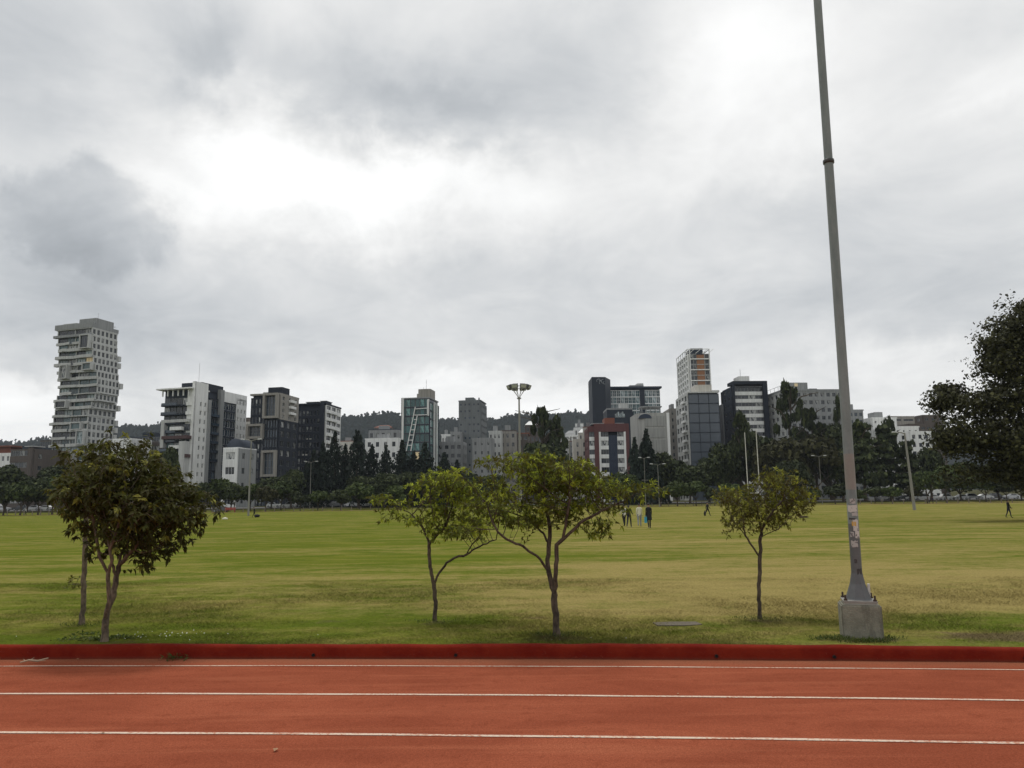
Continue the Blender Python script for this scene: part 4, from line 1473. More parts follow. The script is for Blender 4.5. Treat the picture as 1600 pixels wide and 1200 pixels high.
# flank
d1, d2, d3, d4 = (b.fp('R', p_, 660)[0] for p_ in (321, 338, 344, 366))
b.grid('R', -.4, d1, fh * 1.2, zt + 2.2, 3, nfl, .36, .50, m_white, g_dark, m_white_f, t=.6, mull=0, skipf=lambda c, r: c == 0 or r > nfl - 3)
b.facebox('fin_wall', m_conc2, 'R', d1 + .01, d1 + 1.6, 0, 1.2, fh, zt - 4)
b.grid('R', d1 + 1.62, d2, 0, zt - 3, 2, nfl - 1, .9, .78, m_dark, g_blue, m_frame, t=.5)
b.facebox('fin_wall', m_conc2, 'R', d2 + .01, d3, 0, 1.5, fh, zt + 1)
b.grid('R', d3 + .01, d4, 0, zt - 3.5, 3, nfl - 1, .86, .76, m_dark2, g_blue, m_white_f, t=.5)
b.grid('R', d4 + .01, b.D, 0, zt - 1, 3, nfl, .34, .46, m_white, g_dark, m_white_f, t=.7, mull=0)
for k in range(5, nfl - 2): b.balcony('R', d1 + 2.2, d2 - .3, k * fh + .1, 1.1, 1.1, m_dark2, g_blue, .51)
b.facebox('roof_edge', m_white, 'R', d3 + .02, b.D, -4, .7, zt - 3.49, zt + .8)
b.box('roof_house', m_dark, b.W * .35, b.W - .02, d1 * .6, d3 + 1, zt - .5, zt + 2.6)
MB().tube([(b.W * .7, 8, zt + 2.5), (b.W * .7, 8, zt + 11)], .05, 5).build('aerial', m_frame, b.root)

# ---- small white corner house with four wide windows
b = Bld('apartment_block', 'small white four-storey block with wide dark windows and a dark domed roof behind', 349, 372, 720, 262, -15, 10)
zt = b.Z(360, 701)
b.box('core', m_white, .4, b.W - .4, .4, b.D, 0, zt)
b.grid('F', 0, b.W, 0, zt, 1, 4, .62, .50, m_white, g_dark, m_white_f, mull=2); b.grid('R', 0, b.D, 0, zt, 2, 4, .3, .4, m_conc2)
b.roof(m_white, zt + .01, .2, .4)
mb = MB(); mb.smooth = True
mb.add(*(lambda n: ([(b.W / 2 + 3.2 * math.cos(t), 2 + yy, zt + .42 + 3.2 * math.sin(t)) for yy in (0, 7) for t in [math.pi * k / n for k in range(n + 1)]], [(k, k + 1, n + 2 + k, n + 1 + k) for k in range(n)] + [tuple(range(n, -1, -1)), tuple(range(n + 1, 2 * n + 2))]))(10))
mb.build('domed_roof', m_dark2, b.root)

# ---- pale terraced houses behind the lamp post
b = Bld('apartment_block', 'pale terraced block between the stepped building and the charcoal block', 366, 394, 690, 372, -12, 12)
zt = b.Z(380, 661)
b.box('core', m_cream, .4, b.W - .4, .4, b.D, 0, zt); b.grid('F', 0, b.W, 0, zt, 4, 11, .5, .45, m_cream, g_dark); b.roof(m_cream, zt + .01)
b.box('roof_house', m_brown, b.W * .3, b.W * .6, 3, 8, zt + .52, zt + 3)

# ---- charcoal block with concrete picture frames
b = Bld('apartment_building', 'charcoal apartment block with beige concrete picture frames and rooftop box', 392, 435, 660, 300, -12, 15, 'R')
zt = b.Z(430, 617)
nfl = 13; fh = zt / nfl
b.box('core', m_dark, .4, b.W - .4, .5, b.D, 0, zt)
xm = b.X(414, 660)
b.grid('F', 0, xm, 0, b.Z(400, 622), 4, 12, .55, .68, m_dark, g_dark, m_frame, t=.5, mull=0)
b.grid('F', xm + .01, b.W, 0, b.Z(425, 655), 5, 9, .7, .74, m_dark, g_blue, m_frame, t=.5, mull=0)
fr = [(414, 615, 437, 654), (388, 663, 414, 686), (411, 704, 434, 745)]
for (a0, t0, a1, t1) in fr:
    x0, x1, z0, z1 = b.rect('F', a0, t0, a1, t1)
    pf = b.facebox('picture_frame', m_tan, 'F', x0, x1, .51, 2.0, z1 - .9, z1)
    for (p, q_, r_, v_) in ((x0, x1, z0, z0 + .9), (x0, x0 + .9, z0 + .902, z1 - .902), (x1 - .9, x1, z0 + .902, z1 - .902)):
        b.facebox('frame_side', m_tan, 'F', p, q_, .51, 2.0, r_, v_, pf)
    nw = 3
    for q_ in range(nw):
        bw = (x1 - x0 - 1.8) / nw
        b.window('F', x0 + .9 + bw * (q_ + .5), z0 + .95, bw - .2, (z1 - z0) - 2.2, .55, g_blue if a0 != 388 else g_dark, m_frame, 0, 2)
x0, x1, z0, z1 = b.rect('R', 437, 618, 462, 658)
b.grid('R', 0, b.D, z0, zt, 3, 4, .34, .62, m_tan, g_dark, m_white_f, t=.6, mull=0)
b.grid('R', 0, b.D, 0, z0 - .01, 3, 9, .5, .6, m_dark, g_dark, m_frame, t=.5, mull=1)
for k in range(3): b.balcony('R', b.D * .45, b.D * .75, z0 + k * (zt - z0) / 4 + 2.6, 1., 1., m_white, m_white, .61)
b.roof(m_tan, zt + .01, .5, .7)
b.box('roof_house', m_dark, b.X(415, 610), b.X(437, 610), 2, 8, zt + .72, b.Z(425, 604))
b.box('roof_slab', m_conc, b.X(407, 617), b.X(413, 617), 2, 7, zt + 1.2, zt + 1.6)

# ---- second charcoal block with white-banded flank
b = Bld('apartment_building', 'dark apartment block with white balcony bands on its right flank, behind the conifers', 461, 507, 660, 330, -9, 17, 'R')
zt = b.Z(500, 632)
nfl = 13; fh = zt / nfl
b.box('core', m_dark, .4, b.W - .4, .5, b.D, 0, zt)
b.grid('F', 0, b.W * .86, 0, zt - 2, 7, 12, .62, .6, m_dark, g_dark, m_frame, t=.5, mull=0)
b.facebox('wall', m_dark, 'F', b.W * .861, b.W, -.1, .7, 0, zt)
for k in (2, 3, 5, 6, 8):
    b.facebox('blind', m_cream, 'F', b.W * (.3 + .06 * (k % 3)), b.W * (.3 + .06 * (k % 3)) + 2.6, .3, .45, k * fh + .6, k * fh + 2.0)
b.grid('R', .3, b.D, 0, zt - .2, 3, 13, .8, .5, m_white, g_dark, m_frame, t=.6, sill=.85)
for k in range(4, 13): b.balcony('R', 1, b.D * .7, k * fh - .3, .8, 1., m_white, m_white, .61)
b.roof(m_dark, zt + .01, .6, .6)
for a0, a1, t0 in ((476, 495, 627), (498, 507, 626)):
    rf = b.box('roof_house', m_dark2, b.X(a0, 630), b.X(a1, 630), 2, 8, zt + .62, b.Z(485, t0 + .8))
    b.box('roof_cap', m_conc2, b.X(a0 - 1, 630), b.X(a1 + 1, 630), 1.6, 8.4, b.Z(485, t0 + .8) + .01, b.Z(485, t0), rf)


def simple(name, label, pxl, pxr, top, Y, yaw, depth, wall, nc, nr, wf=.5, hf=.5, gm=None, roof=None, pitched=False, side=True, house=True, base_py=None, anchor='L', fm=None):
    b = Bld(name, label, pxl, pxr, (top + 740) / 2 - 20, Y, yaw, depth, anchor)
    if base_py:
        zb = b.Z((pxl + pxr) / 2, base_py)
        if zb > 0:
            b.root.location.z += zb; b.z0 += zb
    zt = b.Z((pxl + pxr) / 2, top)
    b.box('core', wall, .3, b.W - .3, .3, b.D, 0, zt)
    b.grid('F', 0, b.W, 0, zt, nc, nr, wf, hf, wall, gm or g_dark, fm or m_frame, t=.4)
    if side:
        f = 'R' if (pxl + pxr) / 2 < 800 else 'L'
        b.grid(f, 0, b.D, 0, zt, max(2, int(b.D / 5)), nr, wf * .7, hf, wall, gm or g_dark, fm or m_frame, t=.4)
    if pitched:
        mb = MB()
        e = .6
        mb.add([(-e, -e, zt + .01), (b.W + e, -e, zt + .01), (b.W + e, b.D + e, zt + .01), (-e, b.D + e, zt + .01), (b.W * .25, b.D / 2, zt + 2.6), (b.W * .75, b.D / 2, zt + 2.6)], [(0, 1, 5, 4), (1, 2, 5), (2, 3, 4, 5), (3, 0, 4), (3, 2, 1, 0)])
        mb.build('roof', roof or m_terra, b.root)
    else:
        rf = b.roof(roof or wall, zt + .01, .35, .5)
        if house:
            b.box('roof_house', m_conc2, b.W * .3, b.W * .62, b.D * .2, b.D * .6, zt + .52, zt + 3., rf)
    return b, zt


# ---- houses on the slope left of the teal tower
simple('house', 'white flat-roofed house right of the conifers, left of the teal tower', 571, 622, 686, 430, -8, 12, m_white, 4, 6, .4, .45)
simple('house', 'grey house with dark upper floor above the white house left of the teal tower', 576, 622, 672, 480, -6, 12, m_conc2, 5, 7, .5, .45, roof=m_dark2)
simple('house', 'small pinkish house with a roof tower among the conifers', 531, 553, 690, 520, -6, 10, m_cream, 3, 5, .4, .45, roof=m_terra)
simple('house', 'low terracotta-roofed house on the slope below the wooded ridge', 585, 612, 668, 620, 0, 14, m_brown, 4, 5, .4, .4, pitched=True)

# ---- teal glass tower with white tapering frame
b = Bld('office_tower', 'teal glass tower with a tapering white ladder frame and concrete top', 627, 671, 660, 310, -9, 14)
zt = b.Z(650, 623)
b.box('core', m_navy, .3, b.W - .3, .6, b.D, 0, zt)
nfl = 12
b.grid('F', 0, b.W, 0, zt, 6, nfl, .93, .86, m_dark2, g_teal, m_frame, t=.35, mull=0, sill=.5, lit=((3, 5),))
b.grid('R', 0, b.D, 0, zt - 1.5, 3, nfl, .9, .86, m_dark2, g_teal, m_frame, t=.35)
for (a0, a1, t0, t1) in ((628.5, 631.5, 622, 692), (669, 671, 624, 650)):
    x0, x1, z0, z1 = b.rect('F', a0, t0, a1, t1)
    b.facebox('white_mullion', m_white, 'F', x0, x1, .36, .9, z0, z1)
fr = MB()
def fpt(px, py):
    x, z = b.fp('F', px, py); return Vector((x, -1.0, z))
lad = [((650, 636), (636, 705)), ((653, 650), (643, 705)), ((650, 639.5), (669, 638)), ((648, 649), (669, 648.5)), ((669, 625), (669, 648))]
lad += [((648 - k * 2.1, 656 + k * 8), (653 - 1.6 * k, 656 + k * 8)) for k in range(6)]
for p, q_ in lad:
    MB().tube([fpt(*p), fpt(*q_)], .22, 4).build('ladder_bar', m_white, b.root)
for k, s_ in enumerate((5., 9.)):
    b.facebox('white_fin', m_white, 'R', s_, s_ + .8, .36, .9, 0, zt - 1)
b.roof(m_conc2, zt + .01, .1, .5)
rf = b.box('roof_house', m_tan, b.X(652, 615), b.X(671, 615), 1.5, 9, zt + .52, b.Z(660, 607))
b.box('roof_house', m_tan, b.X(649.5, 615), b.X(652, 615) - .01, 1.8, 8, zt + .52, b.Z(660, 614))
for px_ in (658, 662):
    MB().tube([(b.X(px_, 600), 4, b.Z(660, 607) - .2), (b.X(px_, 600), 4, b.Z(660, 591 if px_ == 662 else 603))], .07, 5).build('aerial', m_frame, rf)

# ---- grey concrete tower
b = Bld('office_tower', 'plain grey concrete tower on the slope right of the teal tower', 717, 751, 660, 400, -9, 15)
zt = b.Z(735, 627)
b.box('core', m_conc2, .3, b.W - .3, .4, b.D, 0, zt)
m_gtower = plain('wall_tower_grey', (.16, .175, .18), .8, .12, .14, streak=.2)
b.grid('F', 0, b.W, 0, zt, 5, 15, .5, .34, m_gtower, g_blue, m_frame, t=.4, mull=0, skipf=lambda c, r: r < 14 and (c + r) % 4 == 0)
b.grid('R', 0, b.D, 0, zt - 1, 4, 15, .6, .36, m_gtower, g_blue, m_frame, t=.4)
b.roof(m_gtower, zt + .01, .2, .6); b.box('roof_house', m_gtower, b.X(725, 622), b.X(738, 622), 3, 9, zt + .62, b.Z(730, 620))
MB().tube([(b.W - 1, 1, zt), (b.W - 1, 1, b.Z(750, 621))], .4, 6).build('chimney', m_dark2, b.root)
simple('apartment_block', 'pale grey block with dark windows between teal tower and grey tower', 684, 722, 692, 330, -6, 10, m_conc2, 4, 7, .6, .45)
simple('house', 'white small house above the pale grey block, right of the teal tower', 690, 704, 680, 400, 0, 8, m_white, 3, 7, .4, .4)
simple('house', 'narrow grey house against the foot of the grey tower', 704, 721, 676, 390, 0, 8, m_conc2, 2, 8, .4, .4)
simple('apartment_block', 'pale grey block with few windows below the grey tower', 738, 768, 686, 320, -4, 10, m_conc2, 3, 7, .30, .36, house=False)
simple('apartment_block', 'grey block with white roof terrace left of the floodlight mast', 764, 783, 675, 335, -4, 12, m_conc, 3, 8, .45, .42)
simple('apartment_block', 'brown brick block with projecting bays beside the floodlight mast', 781, 806, 674, 340, -3, 12, m_tan, 3, 8, .5, .45, roof=m_brown)
simple('apartment_block', 'dark reddish block just right of the floodlight mast', 808, 826, 678, 345, -3, 12, m_brown, 2, 8, .6, .4, roof=m_terra, house=False)
simple('house', 'house with white gable roof behind the ragged tree by the mast', 822, 842, 664, 420, 0, 10, m_brown, 3, 8, .5, .4, roof=m_white, pitched=True)

# ---- jumble of white houses up the slope left of the red block
jr = random.Random(9)
for i, (a, w_, t_, Y_) in enumerate([(870, 18, 684, 470), (884, 16, 678, 500), (898, 15, 668, 480), (876, 14, 692, 440), (890, 18, 690, 430), (905, 16, 676, 450), (912, 14, 668, 430), (862, 12, 690, 480), (900, 12, 662, 520)]):
    simple('house', '%s from the left of the crowded white houses left of the red block' % ORD[i + 1], a, a + w_, t_, Y_, jr.uniform(-12, 6), 9, jr.choice([m_white, m_cream, m_conc, m_conc2]), 3, 7, .45, .42, roof=jr.choice([m_white, m_conc2, m_terra]), pitched=i % 4 == 1, house=i % 2 == 0)
b, zt = simple('apartment_block', 'cream block with open stair bays immediately left of the red block', 897, 918, 688, 300, -2, 10, m_cream, 2, 7, .3, .5, house=False)
simple('apartment_block', 'narrow grey concrete block tight against the red block', 915, 923, 686, 304, 0, 9, m_conc2, 1, 7, .3, .4, house=False)

# ---- red and white block with navy glass centre
b = Bld('apartment_building', 'red brick block with white bands and a navy glass centre strip', 921, 983, 700, 285, 0, 15)
zt = b.Z(955, 667)
b.box('core', m_dark, .3, b.W - .3, .6, b.D, 0, zt)
nfl = int(round(zt / 3.15)); fh = zt / nfl
def bx(p): return b.X(p, 705)
for (a0, a1) in ((921, 929), (939, 951), (965, 975)):
    x0, x1 = bx(a0), bx(a1)
    b.grid('F', x0, x1, 0, zt - fh * .6, 1 if a1 - a0 < 9 else 1, nfl - 1, .999, .56, m_white, g_dark, m_frame, t=.5, sill=1., mull=2)
for (a0, a1, m_) in ((929, 936, m_brick), (936, 939, m_white), (975, 978, m_white), (978, 983.5, m_brick)):
    b.facebox('pier', m_, 'F', bx(a0) + .01, bx(a1) - .01, -.1, .9, 0, zt - fh * .6 - .01)
b.facebox('brick_lintel', m_brick, 'F', bx(929), bx(983.5), -.1, .92, zt - fh * .6, zt + .8)
b.facebox('brick_lintel', m_brick, 'F', bx(921), bx(929) - .01, -.1, .55, zt - fh * .6 + .01, zt + .3)
x0, x1 = bx(951) + .02, bx(965) - .02
for k in range(nfl - 1):
    b.window('F', (x0 + x1) / 2, k * fh, x1 - x0, fh - .02, .1, m_navy, m_navy, 2)
b.grid('L', 0, b.D, 0, zt, 3, nfl, .4, .4, m_brick)
b.roof(m_brick, zt + .81, .1, .4, x0=bx(929))
for (a0, a1, m_, t_) in ((926, 946, m_conc2, 660), (947, 963, m_terra, 652), (964, 978, m_conc2, 660)):
    b.box('roof_house', m_, bx(a0), bx(a1), 2, 9, zt + 1.22, b.Z(955, t_))

# ---- dark slab tower and the glass office behind
b = Bld('office_tower', 'windowless dark slab tower with pale emblem near its top', 926, 947, 640, 395, 4, 17)
zt = b.Z(936, 589)
m_slab = plain('slab_slate', (.028, .035, .048), .6, .15, .15, spec=.2)
mb = MB().prism([(0, 0), (b.W, 0), (b.W + 4.5, 9), (b.W + 3, b.D), (1, b.D)], 0, zt)
w_ = mb.build('wall', m_slab, b.root)
m_emb = plain('emblem_grey', (.26, .28, .30), .6)
cx, cz = b.X(938, 597), b.Z(938, 597)
for q_, (dx, dz, rr) in enumerate(((-.9, .6, 1.0), (.2, -.3, .8), (1.3, .4, .9), (2.1, -.4, .6), (-.1, 1.3, .6))):
    pts = [(cx + dx + rr * math.cos(t), -.12, cz + dz + rr * 1.1 * math.sin(t)) for t in np.linspace(.6 * q_, .6 * q_ + 3.6, 8)]
    MB().tube(pts, .16, 4).build('emblem_stroke', m_emb, b.root)
b = Bld('office_building', 'glass office with white grid mullions and flat dark roof behind the pale block', 946, 1032, 640, 415, 2, 18)
zt = b.Z(990, 607)
b.box('core', m_dark2, .4, b.W - .4, .8, b.D, 0, zt)
xa, xb_ = b.X(1000, 640), b.X(1008, 640)
nfl = 16
b.grid('F', 0, xa, 0, zt - 1, 9, nfl, .965, .90, m_white_f, g_office, m_white_f, t=.4, mull=1, trans=1)
b.facebox('dark_panel', m_slab, 'F', xa + .01, xb_ - .01, -.1, .7, 0, zt - 1)
b.grid('F', xb_, b.W, 0, zt - 1, 4, nfl, .965, .90, m_white_f, g_office, m_white_f, t=.4, mull=1, trans=1)
b.roof(m_dark2, zt + .01, 1., 1.0)
rf = b.box('roof_house', m_conc2, b.X(986, 603), b.X(1008, 603), 4, 12, zt + 1.02, b.Z(995, 600))
b.box('roof_house', m_conc, b.X(998, 600), b.X(1008, 600), 4.5, 10, b.Z(995, 600) + .01, b.Z(1003, 597))
b = Bld('office_building', 'dark slate box with pale roof edge in front of the glass office', 949, 989, 660, 345, 0, 14)
zt = b.Z(970, 640)
b.box('wall', m_slab, 0, b.W, 0, b.D, 0, zt); b.roof(m_conc2, zt + .01, .1, .7)
b.box('roof_house', m_conc, b.X(970, 635), b.X(982, 635), 2, 8, zt + .72, b.Z(975, 629))
for q_ in range(7):
    b.window('F', b.X(962 + q_ * 2.2, 650), b.Z(970, 652), .55, 1.5 + .5 * (q_ % 3), .02, g_office, m_white_f, 0)
b.grid('R', 0, b.D, 0, zt - 1, 3, 10, .8, .7, m_slab, g_office, m_white_f, t=.35)

# ---- pale windowless block
b = Bld('office_building', 'pale windowless curved-corner block behind two dark cypresses', 997, 1047, 670, 305, 2, 16)
zt = b.Z(1020, 645)
m_mesh = plain('pale_cladding', (.40, .40, .38), .8, .25, .10, streak=.25)
rr = 3.2
pts = [(rr - rr * math.sin(t), rr - rr * math.cos(t)) for t in np.linspace(math.pi / 2, 0, 7)] + [(b.W, 0), (b.W, b.D), (0, b.D)]
mb = MB().prism(pts, 0, zt); mb.build('wall', m_mesh, b.root)
xs_ = [rr + .2, b.W - .6]
for (t0, t1) in ((650, 666), (669, 684), (687, 705)):
    b.facebox('cladding_panel', plain('cladding_panel_grey', (.33, .335, .32), .8, .25, .1, streak=.25), 'F', b.X(1009, 670), b.X(1040, 670), -.05, .18, b.Z(1020, t1), b.Z(1020, t0))
b.facebox('cladding_edge', m_white, 'F', b.X(1042, 670), b.X(1046, 670), -.05, .35, 0, zt)
mb = MB(); mb.smooth = False
mb.add(*(lambda n: ([(b.X(1008, 650) + 2.6 * math.cos(t), yy, zt - 2.2 + 2. * math.sin(t) * .9) for yy in (-.3, 3) for t in [math.pi * k / n for k in range(n + 1)]], [(k, k + 1, n + 2 + k, n + 1 + k) for k in range(n)] + [tuple(range(n, -1, -1))]))(8))
mb.build('arched_opening', m_navy, b.root)
b.roof(m_conc2, zt + 2.6, .0, .5, x0=b.X(1004, 640), x1=b.X(1037, 640), y0=3, y1=10, name='roof_canopy')
for q_ in range(5):
    b.box('canopy_post', m_frame, b.X(1005 + q_ * 7, 642), b.X(1005 + q_ * 7, 642) + .3, 3.2, 3.5, zt, zt + 2.59)
simple('apartment_block', 'narrow tan block between the pale block and the tall orange-panelled tower', 1048, 1062, 640, 350, 0, 14, m_tan, 2, 13, .35, .5)

# ---- tall tower with orange panels, on a glass office
b = Bld('residential_tower', 'tall white-framed tower with orange panels and open roof frame', 1078, 1110, 590, 340, 0, 22)
zt = b.Z(1094, 553); zlow = b.Z(1094, 612)
b.box('core', m_dark2, .5, b.W - .3, .8, b.D, 0, zt)
nfl = 7; fh = (zt - zlow) / nfl
x1, x2 = b.X(1089.5, 590), b.X(1101, 590)
b.grid('F', .4, x1, zlow, zt, 2, nfl, .86, .74, m_conc2, g_dark, m_frame, t=.4)
b.facebox('orange_panel', m_orange, 'F', x1 + .01, x2 - .01, -.1, .6, zlow, zt - .5)
for k in range(nfl): b.facebox('floor_band', m_conc, 'F', x1 + .01, x2 - .01, .61, .68, zlow + k * fh - .12, zlow + k * fh + .12)
b.grid('F', x2, b.W - .02, zlow, zt, 1, nfl, .6, .7, m_conc2, g_dark, m_frame, t=.4)
for k in range(nfl + 1):
    if k % 2 == 0: b.facebox('frame_beam', m_white, 'F', .4, b.W - .4, .69, 1.0, zlow + k * fh - .2, zlow + k * fh + .25)
for s_ in (0., b.W - .4): b.facebox('frame_post', m_white, 'F', s_, s_ + .39, .69, 1.1, zlow - 6, b.Z(1094, 546))
b.grid('L', 0, b.D, zlow - 2, zt, 5, nfl, .62, .66, m_white, g_dark, m_frame, t=.6)
for k in range(6):
    y = k * b.D / 5
    MB().box(-.9, -.61, y - .15, y + .15, zlow, b.Z(1094, 546)).build('frame_post', m_white, b.root)
top = b.Z(1094, 546)
for (p, q_) in (((-.75, -.9), (b.W, -.9)), ((-.75, -.9), (-.75, b.D)), ((b.W, -.9), (b.W, b.D)), ((-.75, 6), (b.W, 6))):
    MB().tube([(p[0], p[1], top), (q_[0], q_[1], top)], .2, 4).build('roof_beam', m_white, b.root)
b.box('roof_house', m_dark2, b.W * .2, b.W * .8, 4, 14, zt + .01, zt + 3.4)
for k in range(4): MB().tube([(k * b.W / 3.2, -.9, zt + .1), ((k + 1) * b.W / 3.2 - .5, -.9, top)], .12, 4).build('roof_brace', m_white, b.root)
b = Bld('office_building', 'blue-grey glass office with a plain front at the foot of the orange-panelled tower', 1077, 1125, 660, 315, 0, 22)
zt = b.Z(1100, 614)
b.box('core', m_dark2, .4, b.W - .3, .6, b.D, 0, zt)
b.grid('F', 0, b.W, 0, zt - .4, 3, 11, .99, .95, m_dark2, plain('spandrel_glass', (.062, .078, .100), .25, .05, .12, spec=.6), m_dark2, t=.3, mull=0)
b.grid('L', 0, b.D, 0, zt, 4, 11, .62, .56, m_conc, g_dark, m_frame, t=.5)
b.roof(m_conc, zt + .01, .1, .5)
b.box('roof_house', m_cream, b.X(1088, 608), b.X(1114, 608), 2, 10, zt + .52, b.Z(1100, 600))
b.box('roof_house', m_conc, b.X(1114, 611), b.X(1125, 611), 1, 9, zt + .52, b.Z(1120, 609))
for k in range(11): b.balcony('L', 3, 9, k * zt / 11 + .2, .9, 1., m_white, m_white, .51)

# ---- black-framed building
b = Bld('apartment_building', 'white banded building inside a black portal frame, right of the orange-panelled tower', 1146, 1199, 640, 330, 2, 18)
zt = b.Z(1170, 604)
b.box('core', m_dark, .4, b.W - .4, .8, b.D, 0, zt)
xl, xr = b.X(1148, 640), b.X(1192, 640)
nfl = 15
b.grid('F', xl, xr, 0, zt - .6, 4, nfl, .999, .52, m_white, g_dark, m_frame, t=.4, sill=1., mull=1)
b.facebox('frame_post', m_dark, 'F', xr + .01, b.W, -.1, 1.8, 0, zt + .8)
b.facebox('frame_post', m_dark, 'F', -.2, xl - .01, -.1, 1.8, 0, zt + .8)
b.facebox('frame_lintel', m_dark, 'F', -.2, b.W, -6, 1.8, zt + .81, zt + 2.2)
b.grid('L', .5, b.D * .7, 0, zt, 2, nfl, .35, .45, m_dark2, g_dark)
b.facebox('side_wall', m_conc2, 'L', b.D * .7 + .01, b.D, 0, .9, 0, zt - 6)
rf = b.box('roof_house', m_white, b.X(1158, 598), b.X(1175, 598), 3, 10, zt + 2.21, b.Z(1166, 586))
b.box('roof_house', m_conc2, b.X(1175.5, 600), b.X(1184, 600), 3, 9, zt + 2.21, b.Z(1180, 595))
MB().tube([(b.X(1163, 590), 5, b.Z(1166, 586)), (b.X(1163, 590), 5, b.Z(1166, 574))], .08, 5).build('aerial', m_frame, rf)

# ---- flat-roofed block behind the ragged trees
b = Bld('apartment_building', 'grey flat-roofed block with roof terrace behind ragged trees, left of the big mast', 1226, 1318, 640, 320, 4, 22)
zt = b.Z(1270, 611)
b.box('core', m_conc2, .4, b.W - .4, .6, b.D, 0, zt)
b.grid('F', 0, b.W, 0, zt, 10, 14, .6, .52, m_conc2, g_dark, m_frame, t=.4)
b.grid('L', 0, b.D, 0, zt, 5, 14, .66, .56, m_conc, g_dark, m_white_f, t=.5)
b.roof(m_conc2, zt + .01, .6, .7)
rf = b.box('roof_house', m_conc2, b.X(1238, 605), b.X(1267, 605), 3, 12, zt + .72, b.Z(1255, 596))
b.box('lit_window', e_warm, b.X(1246, 600), b.X(1251, 600), 2.85, 2.98, b.Z(1255, 602), b.Z(1255, 597.5), rf)
b.box('roof_canopy', m_dark2, b.X(1268, 608), b.X(1280, 608), 2, 9, b.Z(1270, 607), b.Z(1270, 606), rf)
for k in range(6): MB().tube([(-.5, k * 4., zt + .7), (-.5, k * 4., zt + 2.4)], .08, 5).build('terrace_post', m_frame, b.root)
MB().tube([(-.5, 0, zt + 2.4), (-.5, 20., zt + 2.4)], .08, 5).build('terrace_rail', m_frame, b.root)

# ---- right-hand hillside houses
simple('apartment_block', 'grey wedge-roofed block just right of the big mast', 1327, 1350, 642, 300, 3, 14, m_conc2, 3, 12, .6, .5, gm=g_blue)
simple('apartment_block', 'white stepped block behind the cedars', 1364, 1402, 654, 310, 4, 14, m_white, 4, 11, .28, .32, fm=m_white_f)
b, zt = simple('apartment_block', 'grey block with stacked concrete bands and terraced roof, behind cedars', 1392, 1430, 652, 345, 5, 14, m_tan, 2, 14, .8, .35, house=False)
simple('apartment_block', 'long white block right of the stepped one, before the leaning lamp post', 1398, 1436, 668, 290, 4, 14, m_white, 4, 9, .25, .3, house=False)
simple('apartment_block', 'brown-roofed long block above the white one near the right edge', 1422, 1464, 664, 320, 6, 14, m_brown, 5, 11, .7, .35, house=False)
simple('house', 'white house with dark framed windows right of the leaning lamp post', 1422, 1462, 676, 268, 6, 12, m_white, 4, 8, .5, .48, fm=m_dark2, house=False)
simple('apartment_block', 'pinkish-brown block peeping beside the large right-hand tree', 1444, 1475, 650, 360, 6, 12, m_brown, 3, 12, .5, .4, house=False)
# ------------------------------------------------------------------ tall lighting mast on its concrete footing
m_footing, gg, bs = new_mat('footing_concrete')
t_ = gg.new('ShaderNodeTexCoord').outputs['Object']
n1 = gg.noise(t_, 5., 7, .65); n2 = gg.noise(gg.v('MULTIPLY', t_, (3, 3, .5)), 4., 5, .6); n3 = gg.noise(t_, 60., 4, .7)
c = gg.mix(gg.rng(n1, .3, .7), (.160, .156, .122), (.250, .242, .192))
c = gg.mix(gg.m('MULTIPLY', gg.rng(n2, .5, .68), .6), c, (.100, .096, .076))
c = gg.v('SCALE', c, scale=gg.m('ADD', .75, gg.m('MULTIPLY', n3, .5)))
gg.put(bs.inputs['Base Color'], c); bs.inputs['Roughness'].default_value = .92
bump(gg, bs, gg.m('ADD', n3, n1), .5, .02)

fl = gpt(1325, 1001); fr_ = gpt(1378, 1003); bl = gpt(1311, 991)
yaw = math.atan2(fr_.y - fl.y, fr_.x - fl.x)
yaw = max(-.32, min(.1, yaw))
cx_ = Vector((3.97, 9.05, 0))
fl = gpt(1318, 1001)
S = .415
ux, uy = Vector((math.cos(yaw), math.sin(yaw), 0)), Vector((-math.sin(yaw), math.cos(yaw), 0))
fc = fl + ux * (S / 2) + uy * (S / 2)
fz = gz(fc.x, fc.y) - .06
FH = at(1340, 944, fc.y - .1).z - fz
foot = empty('concrete_footing', (fc.x, fc.y, fz), yaw)
me = bpy.data.meshes.new('footing_block')
bm = bmesh.new()
bmesh.ops.create_cube(bm, size=1)
for v in bm.verts:
    k = 1.0 if v.co.z < 0 else .99
    v.co = Vector((v.co.x * S * k, v.co.y * S * k, (v.co.z + .5) * FH))
bmesh.ops.bevel(bm, geom=list(bm.edges), offset=.014, segments=2, affect='EDGES')
bm.to_mesh(me); bm.free(); me.materials.append(m_footing)
link('block', me, foot)
MB().box(-S * .40, S * .40, -S * .40, S * .40, FH + .001, FH + .022).build('grout_pad', plain('grout', (.36, .34, .30), .9, 8., .2), foot)
tag(foot, 'square weathered concrete footing under the tall lighting mast', 'footing')

